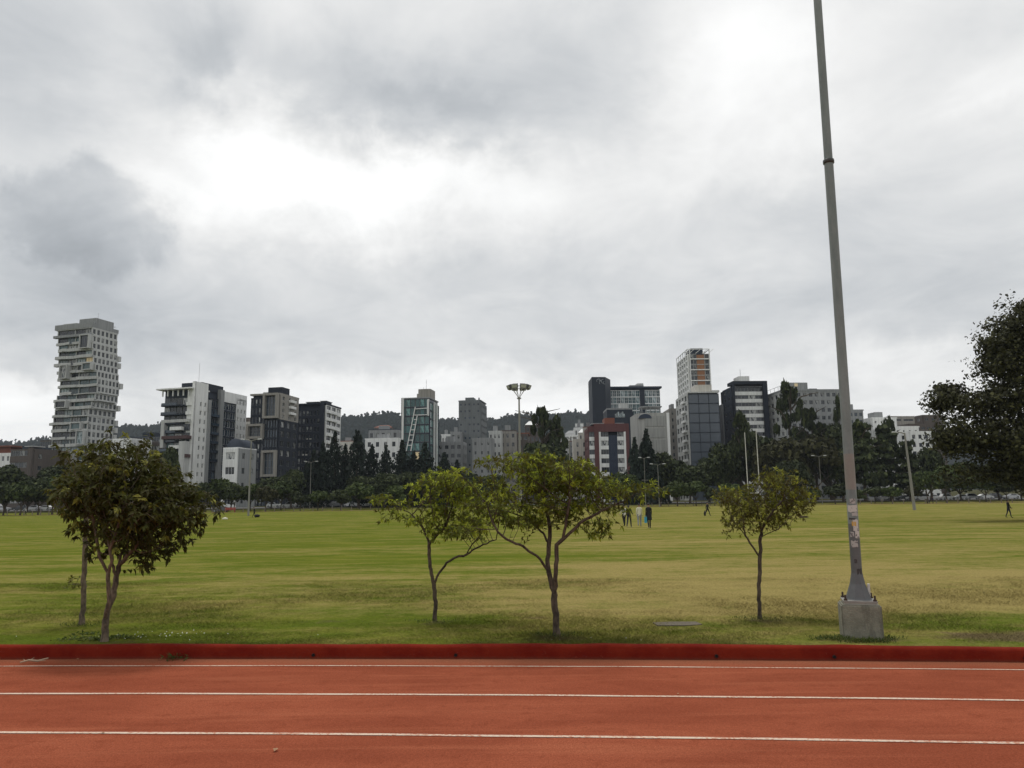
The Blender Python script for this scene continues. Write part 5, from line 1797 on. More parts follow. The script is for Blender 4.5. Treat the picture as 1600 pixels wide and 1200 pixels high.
m_galv, gg, bs = new_mat('mast_galvanised')
t_ = gg.new('ShaderNodeTexCoord').outputs['Object']
n1 = gg.noise(gg.v('MULTIPLY', t_, (4, 4, .7)), 3., 6, .6); n2 = gg.noise(t_, 40., 4, .6)
x_, y_, z_ = gg.sep(t_)
c = gg.mix(gg.rng(n1, .35, .65), (.150, .176, .172), (.200, .226, .220))
rust = gg.m('MULTIPLY', gg.rng(gg.m('ADD', z_, gg.m('MULTIPLY', n1, .25)), 1.62, 1.60), gg.rng(z_, 1.25, 1.5))
paint = gg.m('MULTIPLY', gg.rng(z_, 1.655, 1.645), gg.rng(z_, 1.235, 1.245))
c = gg.mix(gg.m('MULTIPLY', paint, .8), c, (.235, .205, .178))
low = gg.rng(z_, .86, .85)
c = gg.mix(gg.m('MULTIPLY', low, .75), c, (.085, .080, .082))
gg.put(bs.inputs['Base Color'], gg.v('SCALE', c, scale=gg.m('ADD', .85, gg.m('MULTIPLY', n2, .3))))
bs.inputs['Roughness'].default_value = .55
bs.inputs['Metallic'].default_value = .0

pz = fz + FH + .022
mast = empty('lighting_mast', (fc.x, fc.y, pz), yaw)
mast.rotation_euler = (0, R(.6), yaw)
rb = .058
zr = at(1290, 254, fc.y).z - pz
mb = MB(); mb.smooth = True
mb.lathe([(rb, .10), (rb * .985, 1.0), (rb * .965, 2.2), (rb * .94, 3.6), (rb * .92, zr)], 20)
mb.build('pole', m_galv, mast)
mb = MB(); mb.smooth = True
mb.lathe([(rb * .86, zr + .001), (rb * .82, zr + 2.5), (rb * .74, 9.0), (rb * .70, 11.4)], 20)
mb.build('upper_pole', m_galv, mast)
mb = MB(); mb.smooth = True
mb.lathe([(rb * .93, zr - .025), (rb * 1.12, zr - .02), (rb * 1.14, zr + .01), (rb * 1.10, zr + .025), (rb * .87, zr + .03)], 20)
mb.build('joint_collar', plain('collar_dark', (.05, .05, .05), .5, 20.), mast)
# flared eight-sided foot with stiffening edges
n = 8
mb = MB()
R0 = [(.150, .018), (.140, .030), (.084, .19), (rb * 1.05, .31), (rb * 1.02, .34)]
vs = [(r_ * math.cos(2 * math.pi * (k + .5) / n), r_ * math.sin(2 * math.pi * (k + .5) / n), z) for r_, z in R0 for k in range(n)]
fs = [(i * n + k, i * n + (k + 1) % n, (i + 1) * n + (k + 1) % n, (i + 1) * n + k) for i in range(len(R0) - 1) for k in range(n)]
mb.add(vs, fs); mb.build('flared_foot', plain('foot_steel', (.105, .108, .112), .6, 12., .3), mast)
mb = MB().box(-.175, .175, -.175, .175, 0, .018)
plate = mb.build('base_plate', plain('plate_steel', (.28, .27, .25), .6, 12., .25, metal=.2), mast)
for sx_ in (-1, 1):
    for sy_ in (-1, 1):
        MB().lathe([(.011, .019), (.011, .075), (.006, .08)], 8, (sx_ * .150, sy_ * .150, 0)).build('anchor_bolt', plain('bolt_rust', (.06, .04, .03), .8, 30.), plate)
        MB().lathe([(.020, .019), (.020, .037)], 6, (sx_ * .150, sy_ * .150, 0)).build('nut', plain('bolt_rust', (.06, .04, .03), .8, 30.), plate)
MB().box(.10, .125, -.02, .025, .05, .19).build('cable_cover', plain('cover_white', (.55, .53, .48), .6, 10.), mast)


def sticker_mat(name, a, b_, sc, thr):
    m, gg, bs = new_mat(name)
    t = gg.new('ShaderNodeTexCoord').outputs['Object']
    n = gg.noise(t, sc, 3, .6)
    e = gg.noise(t, 120., 3, .7)
    c = gg.mix(gg.rng(n, thr, thr + .03), a, b_)
    gg.put(bs.inputs['Base Color'], gg.v('SCALE', c, scale=gg.m('ADD', .8, gg.m('MULTIPLY', e, .4))))
    bs.inputs['Roughness'].default_value = .7
    return m


def sticker(z0, z1, a0, a1, mat, seed=0, rag=.0):
    """thin patch wrapped on the pole; angles in degrees, -90 faces the camera"""
    rs = random.Random(seed)
    na = 9
    vs = []
    for j, z in enumerate((z0, z0 * .5 + z1 * .5, z1)):
        for i in range(na):
            a = R(a0 + (a1 - a0) * i / (na - 1))
            zz = z + rs.uniform(-rag, rag) * (j != 1)
            vs.append(((rb + .0015) * math.cos(a), (rb + .0015) * math.sin(a), zz))
    fs = [(j * na + i, j * na + i + 1, (j + 1) * na + i + 1, (j + 1) * na + i) for j in range(2) for i in range(na - 1)]
    return MB().add(vs, fs).build('sticker', mat, mast)


s_w = sticker_mat('sticker_white', (.52, .49, .45), (.08, .08, .08), 34., .60)
s_w2 = sticker_mat('sticker_torn', (.40, .38, .36), (.15, .14, .14), 22., .52)
s_y = sticker_mat('sticker_yellow', (.52, .30, .05), (.10, .07, .05), 30., .62)
s_k = sticker_mat('sticker_dark', (.045, .04, .04), (.11, .10, .10), 40., .6)
zpx = lambda py: at(1333, py, fc.y - rb).z - pz
sticker(zpx(787), zpx(779), -118, -58, s_w2, 1, .004)
sticker(zpx(800), zpx(789), -150, -40, s_w, 2, .005)
sticker(zpx(806), zpx(800.5), -105, -35, s_w2, 3, .004)
sticker(zpx(829), zpx(812), -100, -40, s_w, 4, .006)
sticker(zpx(822), zpx(815), -112, -66, s_y, 5, .003).location = (0, 0, 0)
sticker(zpx(841), zpx(829.5), -84, -30, s_w, 6, .003)
sticker(zpx(839), zpx(831), -140, -96, s_w2, 7, .004)
sticker(zpx(855), zpx(845), -135, -62, s_w2, 8, .008)
sticker(zpx(880), zpx(874), -112, -84, s_k, 9, .004)
sticker(zpx(899), zpx(889), -92, -30, s_k, 10, .008)
sticker(zpx(812), zpx(809), -140, -70, s_k, 11, .004)
tag(mast, 'tall grey steel lighting mast with torn stickers, rising out of the frame', 'mast')

# ------------------------------------------------------------------ floodlight mast and lamp posts across the field
m_steel = plain('lamp_steel', (.22, .215, .195), .6, 2., .15)
m_lampdark = plain('lamp_housing', (.10, .10, .10), .5, 4., .2)
m_lens = plain('lamp_lens', (.42, .43, .42), .25, 4., .1, spec=.7)


def flood_mast(px, base_py, top_py, Y, label):
    p = at(px, 770, Y); z0 = gz(p.x, Y)
    H = at(px, top_py, Y).z - z0
    root = empty('floodlight_mast', (p.x, Y, z0))
    mb = MB(); mb.smooth = True
    mb.lathe([(.34, -.1), (.32, .5), (.22, H * .5), (.15, H - 2.6)], 12); mb.build('pole', m_steel, root)
    ring = [(1.75 * math.cos(2 * math.pi * k / 16), 1.75 * math.sin(2 * math.pi * k / 16), H - .5) for k in range(17)]
    MB().tube(ring, .06, 5).build('ring', m_steel, root)
    for k in range(8):
        a = 2 * math.pi * (k + .5) / 8
        c, s_ = math.cos(a), math.sin(a)
        MB().tube([(.1 * c, .1 * s_, H - 2.7), (.5 * c, .5 * s_, H - 2.0), (1.2 * c, 1.2 * s_, H - 1.1), (1.75 * c, 1.75 * s_, H - .5)], .055, 5).build('arm', m_steel, root)
        f = MB()
        f.add([(q_[0] * c - q_[1] * s_, q_[0] * s_ + q_[1] * c, q_[2] + H) for q_ in [(1.7, -.55, -.75), (2.15, -.65, -.95), (2.15, .65, -.95), (1.7, .55, -.75), (1.85, -.55, .0), (2.45, -.65, -.25), (2.45, .65, -.25), (1.85, .55, .0)]], [(0, 3, 2, 1), (4, 5, 6, 7), (0, 1, 5, 4), (1, 2, 6, 5), (2, 3, 7, 6), (3, 0, 4, 7)])
        h_ = f.build('floodlight', m_lampdark, root)
        f = MB()
        f.add([(q_[0] * c - q_[1] * s_, q_[0] * s_ + q_[1] * c, q_[2] + H) for q_ in [(2.19, -.58, -.90), (2.19, .58, -.90), (2.45, .58, -.32), (2.45, -.58, -.32)]], [(0, 1, 2, 3)])
        f.build('lens', m_lens, h_)
    MB().box(-.4, .4, -.25, .25, H - 2.85, H - 2.62).build('bracket', m_steel, root)
    tag(root, label, 'floodlight')
    return root


flood_mast(813, 800, 601, 150, 'tall floodlight mast with a ring of lamps, behind the broad olive tree')


def lamp_post(px, top_py, Y, label, heads='double', base_py=None, r=.10, tilt=0.):
    if base_py:
        g_ = gpt(px, base_py); Y = g_.y; x = g_.x
    else:
        x = at(px, 760, Y).x
    z0 = gz(x, Y)
    H = at(px if not base_py else px, top_py, Y).z - z0
    root = empty('lamp_post', (x, Y, z0))
    root.rotation_euler = (0, tilt, 0)
    mb = MB(); mb.smooth = True
    mb.lathe([(r * 1.25, -.1), (r * 1.2, .4), (r, H * .4), (r * .62, H)], 10); mb.build('pole', m_steel, root)
    sides = {'double': (-1, 1), 'left': (-1,), 'right': (1,), 'cross': (-1, 1)}[heads]
    for s_ in sides:
        L = 1.3 if heads != 'cross' else .8
        mb = MB(); mb.smooth = True
        mb.tube([(0, 0, H - .15), (s_ * L * .5, 0, H + .1), (s_ * L, 0, H + .18)], r * .45, 6)
        arm = mb.build('arm', m_steel, root)
        mb = MB()
        mb.add([(s_ * (L - .1), -.17, H + .10), (s_ * (L + .75), -.15, H + .16), (s_ * (L + .75), .15, H + .16), (s_ * (L - .1), .17, H + .10), (s_ * (L - .05), -.10, H + .30), (s_ * (L + .6), -.10, H + .32), (s_ * (L + .6), .10, H + .32), (s_ * (L - .05), .10, H + .30)], [(0, 3, 2, 1), (4, 5, 6, 7), (0, 1, 5, 4), (1, 2, 6, 5), (2, 3, 7, 6), (3, 0, 4, 7)])
        mb.build('lamp_head', m_lens, arm)
    if heads == 'cross':
        MB().tube([(-.8, 0, H * .55), (.8, 0, H * .55)], .05, 5).build('crossbar', m_steel, root)
    tag(root, label, 'lamp post', 'lamp posts round the field')
    return root


lamp_post(388, 688, 0, 'pale lamp post with two arms standing at the field edge before the charcoal block', 'double', 806, .16)
lamp_post(485, 722, 218, 'thin lamp post among the dark trees left of the conifers', 'double', None, .08)
lamp_post(891, 684, 170, 'thin pale lamp post left of the red brick block', 'right', None, .12)
lamp_post(1008, 716, 195, 'grey lamp post with crossbar left of its slimmer neighbour, below the cypresses', 'cross', None, .065)
lamp_post(1029, 726, 195, 'slim pale lamp post below the cypresses, right of the crossbar one', 'double', None, .075)
lamp_post(1283, 713, 205, 'slim lamp post in dark trees left of the big mast', 'double', None, .07)
lamp_post(1429, 676, 0, 'leaning grey lamp post at the field edge beside the large right-hand tree', 'left', 797, .20, R(-2.2))

# rugby posts: two uprights and a crossbar
pA = at(1178, 770, 128.); z0 = gz(pA.x, 128)
H = at(1178, 672, 128.).z - z0
root = empty('rugby_goal', (pA.x, 128., z0), R(-80))
m_wp = plain('goal_white', (.62, .61, .57), .6, 3., .12)
for s_, hh in ((-1, H * .985), (1, H)):
    mb = MB(); mb.smooth = True
    mb.lathe([(.075, -.1), (.072, 3), (.055, hh)], 10, (s_ * 2.0, 0, 0)); mb.build('upright', m_wp, root)
    mb = MB(); mb.smooth = True
    mb.lathe([(.16, .02), (.16, 1.6)], 10, (s_ * 2.0, 0, 0)); mb.build('post_pad', plain('pad_blue', (.05, .06, .09), .8), root)
MB().tube([(-2.0, 0, 3), (2.0, 0, 3)], .06, 8).build('crossbar', m_wp, root)
tag(root, 'white rugby goal posts seen behind the slim tree', 'goal posts')

# ------------------------------------------------------------------ people
m_skin = plain('skin', (.33, .19, .13), .6, 9., .08)
m_hair = plain('hair_black', (.012, .010, .010), .6, 30.)
m_sole = plain('shoe_pale', (.45, .44, .42), .7)
m_shoe = plain('shoe_dark', (.03, .03, .03), .7)


def person(label, pos, yaw, h, shirt, pants, legs=(18, -18), arms=(15, -15), lean=0., knees=(8, 14), shoe=m_shoe, elbows=(20, 20), hairlong=False, extra=None, arm_out=(6, 6)):
    """one continuous skinned body, standing on the ground, facing local -y; hair as child"""
    k = h / 1.72
    root = empty('person', pos, yaw)
    V = Vector
    def rot(v, deg, axis='X'): return Matrix.Rotation(R(deg), 3, axis) @ v
    pel = V((0, 0, .95))
    J = []; E = []; RD = []; TG = []
    def add(p, r_, par_, tg):
        J.append(p); RD.append(r_); TG.append(tg)
        if par_ is not None: E.append((par_, len(J) - 1))
        return len(J) - 1
    up = lambda z: rot(V((0, 0, z)), lean)
    i0 = add(pel, (.155, .12), None, 1)
    i1 = add(pel + up(.16), (.135, .10), i0, 1)
    i2 = add(pel + up(.36), (.17, .115), i1, 1)
    i3 = add(pel + up(.48), (.11, .08), i2, 1)
    i4 = add(pel + up(.555), (.055, .058), i3, 0)
    i5 = add(pel + up(.64) + V((0, -.015, 0)), (.078, .092), i4, 0)
    i6 = add(pel + up(.735) + V((0, -.005, 0)), (.075, .09), i5, 0)
    feet = []
    hands = []
    for q_, s_ in enumerate((-1, 1)):
        a = legs[q_]; kn = knees[q_]
        hip = pel + V((s_ * .095, 0, -.05))
        d1 = rot(V((0, 0, -1)), -a); d2 = rot(V((0, 0, -1)), -a + kn)
        kneep = hip + d1 * .42; ank = kneep + d2 * .42
        h0 = add(hip, (.092, .098), i0, 2)
        h05 = add(hip + d1 * .2, (.082, .086), h0, 2)
        h1 = add(kneep, (.058, .062), h05, 2)
        h15 = add(kneep + d2 * .14, (.056, .062), h1, 2)
        h2 = add(ank, (.040, .044), h15, 2)
        h3 = add(ank + V((0, -.06, -.045)), (.042, .036), h2, 3)
        h4 = add(ank + V((0, -.17, -.058)), (.040, .026), h3, 3)
        feet.append(ank.z - .09)
        sh = pel + up(.455) + V((s_ * .175, 0, 0))
        e_ = elbows[q_]
        a1 = rot(rot(V((0, 0, -1)), -arms[q_]), -s_ * arm_out[q_], 'Y'); a2 = rot(rot(V((0, 0, -1)), -arms[q_] - e_), -s_ * arm_out[q_] * .6, 'Y')
        s0 = add(sh, (.062, .062), i3, 1)
        el = sh + a1 * .28; wr = el + a2 * .25
        s05 = add(sh + a1 * .14, (.050, .050), s0, 1)
        s1_ = add(el, (.042, .042), s05, 1)
        s2_ = add(wr, (.028, .030), s1_, 1)
        s3_ = add(wr + a2 * .07, (.034, .020), s2_, 0)
        hands.append((wr + a2 * .085, a2, s_))
    dz = -min(feet)
    me = bpy.data.meshes.new('body')
    me.from_pydata([(p + V((0, 0, dz))) * k for p in J], E, [])
    ob = bpy.data.objects.new('body_tmp', me); COL.objects.link(ob)
    md = ob.modifiers.new('skin', 'SKIN'); md.use_smooth_shade = True
    for i, sv in enumerate(me.skin_vertices[0].data):
        sv.radius = (RD[i][0] * k, RD[i][1] * k); sv.use_root = i == 0
    sb = ob.modifiers.new('sub', 'SUBSURF'); sb.levels = 1; sb.render_levels = 1
    dg = bpy.context.evaluated_depsgraph_get()
    body = bpy.data.meshes.new_from_object(ob.evaluated_get(dg))
    bpy.data.objects.remove(ob)
    body.materials.clear()
    for m_ in (m_skin, shirt, pants, shoe): body.materials.append(m_)
    JJ = [(p + V((0, 0, dz))) * k for p in J]
    for po in body.polygons:
        c = po.center
        best = min(range(len(JJ)), key=lambda i: (JJ[i] - c).length - RD[i][0] * k * .6)
        po.material_index = TG[best]
    # hands with five fingers and a face, joined into the body
    bm = bmesh.new(); bm.from_mesh(body)
    ext = MB(); ext.cur = 0
    for (hp, ad, s_) in hands:
        hp = (hp + V((0, 0, dz))) * k
        sd = V((0, 1, 0)); sd = (sd - ad * sd.dot(ad)).normalized(); inn = ad.cross(sd) * s_
        for q_, (off, ln) in enumerate(((-.026, .062), (-.009, .075), (.009, .07), (.025, .055))):
            b0 = hp - sd * off * k
            ext.tube([b0, b0 + ad * ln * .55 * k, b0 + (ad * ln + inn * .02) * k], [.009 * k, .008 * k, .006 * k], 5)
        b0 = hp - ad * .045 * k - sd * .028 * k
        ext.tube([b0, b0 + (-sd * .025 + ad * .02) * k, b0 + (-sd * .032 + ad * .05) * k], [.010 * k, .009 * k, .007 * k], 5)
    hc = JJ[5].lerp(JJ[6], .45)
    ext.tube([hc + V((0, -.085, .005)) * k, hc + V((0, -.118, -.025)) * k], [.010 * k, .016 * k], 5)
    for s_ in (-1, 1): ext.tube([hc + V((s_ * .078, .0, .02)) * k, hc + V((s_ * .090, .01, -.03)) * k], [.016 * k, .012 * k], 5)
    tmp = ext.mesh('tmp', [m_skin]); bm.from_mesh(tmp)
    ext2 = MB()
    for s_ in (-1, 1): ext2.tube([hc + V((s_ * .030, -.086, .02)) * k, hc + V((s_ * .030, -.094, .02)) * k], [.010 * k, .008 * k], 6)
    ext2.tube([hc + V((-.022, -.088, -.052)) * k, hc + V((.022, -.088, -.052)) * k], .006 * k, 4)
    nf_ = len(bm.faces)
    tmp2 = ext2.mesh('tmp2', [m_hair]); bm.from_mesh(tmp2)
    bm.faces.ensure_lookup_table()
    body.materials.append(m_hair)
    for f in bm.faces[nf_:]: f.material_index = 4
    bm.to_mesh(body); bm.free()
    for po in body.polygons: po.use_smooth = True
    link('body', body, root)
    # hair cap
    hb = bmesh.new()
    bmesh.ops.create_uvsphere(hb, u_segments=14, v_segments=9, radius=1)
    top = JJ[6]
    for v in hb.verts:
        co = v.co.copy()
        n_ = math.sin(co.x * 9) * math.cos(co.y * 8) * .05
        low = -.25 if co.y < -.1 else -1.0
        zz = max(co.z, low + .55)
        v.co = top + Vector((co.x * (.092 + n_ * .1), co.y * .112 + .012, zz * (.098 + n_ * .1) - (.0 if not hairlong else max(0, co.y) * .10))) * k
    hm_ = bpy.data.meshes.new('hair'); hb.to_mesh(hm_); hb.free(); hm_.materials.append(m_hair)
    hm_.polygons.foreach_set('use_smooth', [True] * len(hm_.polygons))
    link('hair', hm_, root)
    tag(root, label, 'person', 'people on the field')
    return root


c_white = plain('shirt_white', (.62, .62, .60), .8, 8.)
c_cream = plain('shirt_cream', (.60, .58, .46), .8, 8.)
c_black = plain('cloth_black', (.012, .012, .015), .85, 8.)
c_navy = plain('cloth_navy', (.014, .015, .03), .85, 8.)
c_grey = plain('cloth_grey', (.22, .23, .25), .85, 8.)
c_blue = plain('cloth_cyan', (.04, .28, .42), .8, 8.)
P1 = gpt(975.5, 822); person('person in white top and black trousers, leftmost of the group on the field', P1, R(200), 1.66, c_white, c_black, (10, -8), (10, 30), 0)
P2 = gpt(983.5, 824); person('person in black leaning beside the white-topped one, in the field group', P2, R(150), 1.66, c_navy, c_navy, (14, -14), (35, 10), -8, shoe=m_sole, hairlong=True)
P3 = gpt(999.5, 823); person('person in cream jacket and grey trousers in the field group', P3, R(170), 1.74, c_cream, c_grey, (12, -16), (12, -12), 2, shoe=m_sole)
P4 = gpt(1014.5, 826); person('person in long black coat, rightmost of the group on the field', P4, R(185), 1.76, c_black, c_black, (8, -12), (6, -6), 0, shoe=m_sole)
# long coat skirt and blue bag of that person
k4 = [o for o in COL.objects if o.name.startswith('person')][-1]
mb = MB(); mb.smooth = True
mb.lathe([(.235, .62), (.215, .85), (.19, 1.05), (.175, 1.2)], 14); cs = mb.build('coat', c_black, k4)
cs.scale = (1, .72, 1)
bag = empty('carrier_bag', P4 + Vector((-.26, -.10, .42)))
mb = MB(); mb.prism([(-.09, -.05), (.09, -.06), (.11, .05), (-.08, .06)], 0, .42); mb.build('bag_body', c_blue, bag)
MB().tube([(-.08, 0, .42), (-.05, 0, .52), (.05, 0, .52), (.08, 0, .42)], .012, 5).build('handle', c_blue, bag)
tag(bag, 'bright blue bag held low by the person in the long black coat', 'bag')
P5 = gpt(1106, 806); person('person in black walking alone across the field, right of the group', P5, R(110), 1.74, c_black, c_black, (24, -22), (20, -20), 0)
# dark small dog next to them
pd_ = gpt(1101.5, 806)
dog = empty('dog', pd_, R(70))
m_fur = plain('fur_black', (.014, .013, .012), .9, 20.)
mb = MB(); mb.smooth = True
mb.tube([(-.30, 0, .40), (-.2, 0, .42), (.0, 0, .40), (.17, 0, .40), (.27, 0, .44), (.33, 0, .54), (.37, 0, .60), (.43, 0, .60), (.52, 0, .57)], [.06, .10, .095, .125, .11, .07, .075, .06, .03], 9)
for sx_, sy_ in ((-.24, -.07), (-.24, .07)):
    mb.tube([(sx_, sy_, .38), (sx_ + .05, sy_, .27), (sx_ - .05, sy_, .14), (sx_ - .02, sy_, .02), (sx_ + .04, sy_, .015)], [.07, .05, .028, .024, .022], 6)
for sx_, sy_ in ((.2, -.07), (.2, .07)):
    mb.tube([(sx_, sy_, .36), (sx_ - .02, sy_, .2), (sx_, sy_, .03), (sx_ + .05, sy_, .015)], [.06, .036, .026, .022], 6)
mb.tube([(-.3, 0, .42), (-.42, 0, .50), (-.48, 0, .60)], [.03, .022, .01], 6)
for sy_ in (-.045, .045): mb.tube([(.36, sy_, .64), (.35, sy_ * 1.3, .71)], [.028, .008], 5)
mb.build('body', m_fur, dog)
tag(dog, 'small black dog at the feet of the lone walker on the field', 'dog')
P6 = gpt(1577, 809); person('person in dark clothes walking at the right edge of the field', P6, R(80), 1.72, c_black, c_navy, (14, -12), (12, 20), 0)
P7 = gpt(397, 809); person('person in black beside the pale lamp post on the left of the field', P7, R(120), 1.7, c_black, c_black, (14, -14), (25, 10), -6)
rk = empty('sports_bag', gpt(401.5, 808.5), R(10))
mb = MB(); mb.smooth = True
mb.tube([(-.42, 0, .22), (-.38, 0, .24), (0, 0, .27), (.38, 0, .24), (.42, 0, .22)], [.12, .2, .24, .2, .12], 10); mb.build('bag_body', c_black, rk)
MB().tube([(-.2, 0, .48), (-.1, 0, .58), (.1, 0, .58), (.2, 0, .48)], .02, 5).build('handle', c_black, rk)
tag(rk, 'dark sports bag on the grass right beside the person at the pale lamp post', 'bag')
P8 = gpt(40, 805); person('person in white top at the far left edge of the field', P8, R(100), 1.7, c_white, c_black, (14, -12), (12, -12), 0)
wb = empty('white_bag', gpt(351.5, 811.5))
mb = MB(); mb.smooth = True
mb.lathe([(.30, .0), (.36, .12), (.26, .27), (.08, .36), (.05, .42)], 10); mb.build('bag_body', c_cream, wb); wb.scale = (1.3, .8, .8)
tag(wb, 'small white bag lying on the grass near the pale lamp post', 'bag')
sp = gpt(1180, 805)
for i, (px_, py_, Y_) in enumerate(((1452, 785, 196), (1457, 785.5, 198))):
    p = at(px_, 780, Y_); p.z = gz(p.x, Y_)
    person(('left' if i == 0 else 'right') + ' of two people standing under trees right of the leaning lamp post', p, R(190 + i * 30), 1.7, c_navy if i else c_grey, c_black, (6, -6), (8, 8))

# ------------------------------------------------------------------ parked cars
m_tyre = plain('tyre', (.02, .02, .02), .9); m_rim = plain('rim', (.35, .36, .37), .4, 8., .1, metal=.5)
m_cglass = plain('car_glass', (.015, .02, .024), .1, 3., .1, spec=.7)
m_head = plain('headlight', (.55, .56, .56), .2, 8., .1); m_tail = plain('tail_light', (.35, .02, .02), .3, 8., .1)


def car_parts(paint, suv):
    root = empty('parked_car')
    hgt = 1.72 if suv else 1.46
    L = 4.35; W = 1.76
    prof = [(0, .35), (.02, .78), (.35, .92), (1.15, 1.0), (1.85, hgt - .04), (2.3, hgt), (3.3 if not suv else 3.75, hgt - .03), (3.95 if not suv else 4.2, 1.02), (L, .95), (L + .03, .40), (L - .1, .28), (.1, .28)]
    me_v = []; f = []
    n = len(prof)
    for s_ in (-1, 1):
        for (x, z) in prof:
            ins = .22 if z > 1.05 else (.06 if z > .93 else .0)
            me_v.append((x - L / 2, s_ * (W / 2 - ins), z))
    f.append(tuple(range(n))); f.append(tuple(range(2 * n - 1, n - 1, -1)))
    for i in range(n):
        j = (i + 1) % n
        f.append((j, i, n + i, n + j))
    mb = MB().add(me_v, f); mb.build('body', paint, root)
    # glass
    for s_ in (-1, 1):
        y = s_ * (W / 2 - .128)
        pts = [(1.30, 1.05), (1.92, hgt - .12), (2.32, hgt - .09), (3.2 if not suv else 3.6, hgt - .12), (3.65 if not suv else 3.95, 1.06)]
        yy = lambda z: s_ * ((W / 2 - .06) + (z - 1.0) * (-.16 / (hgt - 1.0)) + .012)
        MB().add([(x - L / 2, yy(z), z) for x, z in pts], [tuple(range(5)) if s_ > 0 else tuple(range(4, -1, -1))]).build('side_window', m_cglass, root)
    a = (1.15, 1.0); b_ = (1.85, hgt - .04)
    q = lambda t, dz=.012: (a[0] + (b_[0] - a[0]) * t - L / 2 - .012, a[1] + (b_[1] - a[1]) * t + dz)
    p0, p1 = q(.12), q(.92)
    MB().add([(p0[0], -.66, p0[1]), (p0[0], .66, p0[1]), (p1[0], .58, p1[1]), (p1[0], -.58, p1[1])], [(3, 2, 1, 0)]).build('windscreen', m_cglass, root)
    for x in (.78, 3.5):
        for s_ in (-1, 1):
            w = empty('wheel', (x - L / 2, s_ * (W / 2 - .09), .32)); w.parent = root
            w.rotation_euler = (math.pi / 2, 0, 0)
            mb = MB(); mb.smooth = True; mb.lathe([(.2, -.11), (.31, -.10), (.325, 0), (.31, .10), (.2, .11)], 14); mb.build('tyre', m_tyre, w)
            MB().lathe([(.19, -.115), (.19, .115)], 10).build('rim', m_rim, w)
    for s_ in (-1, 1):
        MB().box(-L / 2 - .02, -L / 2 + .10, s_ * .62 - .16, s_ * .62 + .16, .66, .79).build('headlight', m_head, root)
        MB().box(L / 2 - .06, L / 2 + .04, s_ * .66 - .12, s_ * .66 + .12, .72, .92).build('tail_light', m_tail, root)
    return root


paints = {'white': plain('paint_white', (.70, .71, .71), .3, 4., .05, spec=.6), 'silver': plain('paint_silver', (.40, .41, .42), .3, 4., .06, metal=.4), 'dark grey': plain('paint_grey', (.06, .065, .07), .3, 4., .08), 'red': plain('paint_red', (.32, .05, .04), .35, 4., .08)}
protos = {}
cars = [(1342, 'white', 0), (1362, 'silver', 1), (1378, 'white', 0), (1394, 'white', 1), (1412, 'dark grey', 0), (1424, 'white', 0), (1441, 'white', 1), (1459, 'white', 0), (1480, 'white', 1), (1500, 'silver', 0), (1520, 'silver', 1), (1539, 'white', 0), (1558, 'dark grey', 1), (1580, 'silver', 0),
        (428, 'white', 0), (452, 'white', 1), (478, 'silver', 0), (505, 'white', 0), (528, 'dark grey', 1), (548, 'silver', 0), (572, 'white', 1), (6, 'silver', 0), (34, 'dark grey', 1), (54, 'silver', 0), (72, 'white', 0)]
cr = random.Random(5)
cnt = {'left': 0, 'right': 0}
for px_, col_, suv in sorted(cars):
    key = (col_, suv)
    if key not in protos:
        r_ = car_parts(paints[col_], suv); protos[key] = r_
        KIDS[r_.name] = list(r_.children)
        for ch in r_.children: KIDS[ch.name] = list(ch.children)
    else:
        r_ = copy_tree(protos[key])
    Y_ = 232 + cr.uniform(-1.5, 2)
    p = at(px_, 775, Y_)
    r_.location = (p.x, Y_, gz(p.x, Y_) + .05)
    r_.rotation_euler = (0, 0, cr.choice([0, math.pi]) + cr.uniform(-.12, .12))
    side = 'left' if px_ < 800 else 'right'
    cnt[side] += 1
    tag(r_, '%s parked %s, %s from the left in the %s-hand row under the trees' % (col_, 'SUV' if suv else 'car', ORD[cnt[side]], side), 'car', 'cars parked beyond the field')
r_ = copy_tree(protos[('dark grey', 0)]); p = at(345, 800, 196); r_.location = (p.x, 196, gz(p.x, 196) + .04); r_.rotation_euler = (0, 0, .15)
tag(r_, 'dark car standing by the field edge left of the pale lamp post', 'car', 'cars by the field edge')
# red park bench next to it
p = at(359, 800, 195); bench = empty('park_bench', (p.x, 195, gz(p.x, 195)), .1)
m_red = plain('bench_red', (.34, .07, .05), .6, 5., .15)
for k in range(3): MB().box(-1.1, 1.1, -.25 + k * .16, -.12 + k * .16, .45, .50).build('seat_slat', m_red, bench)
for k in range(3): MB().box(-1.1, 1.1, .24, .28, .58 + k * .16, .70 + k * .16).build('back_slat', m_red, bench)
for x in (-.95, .95):
    MB().box(x - .04, x + .04, -.24, -.16, 0, .449).build('leg', m_red, bench)
    MB().box(x - .04, x + .04, .281, .35, 0, 1.05).build('leg', m_red, bench)
bench.scale = (1.2, 1, 1.15)
tag(bench, 'red slatted bench at the field edge beside the dark car', 'bench')

# low timber posts along the far path
m_post = plain('post_pale', (.17, .15, .12), .9, 6., .25)
pi = 0
for px_ in list(range(12, 100, 13)) + [332, 352, 380] + list(range(414, 590, 15)) + list(range(1006, 1120, 13)) + list(range(1345, 1600, 17)):
    pi += 1
    X_ = at(px_, 800, 205).x
    Y_ = far_line(X_) + 4.2
    X_ = at(px_, 795, Y_).x
    o = MB().prism([(-.07, -.07), (.07, -.07), (.07, .07), (-.07, .07)], -.1, 1.05 + .2 * ((pi * 7) % 3) * .3).build('boundary_post', m_post)
    o.location = (X_, Y_, gz(X_, Y_))
    tag(o, 'short pale post along the far path, number %s counted from the left' % (ORD[pi] if pi < len(ORD) else 'forty-' + ORD[pi - 40]), 'post', 'boundary posts along the far path')
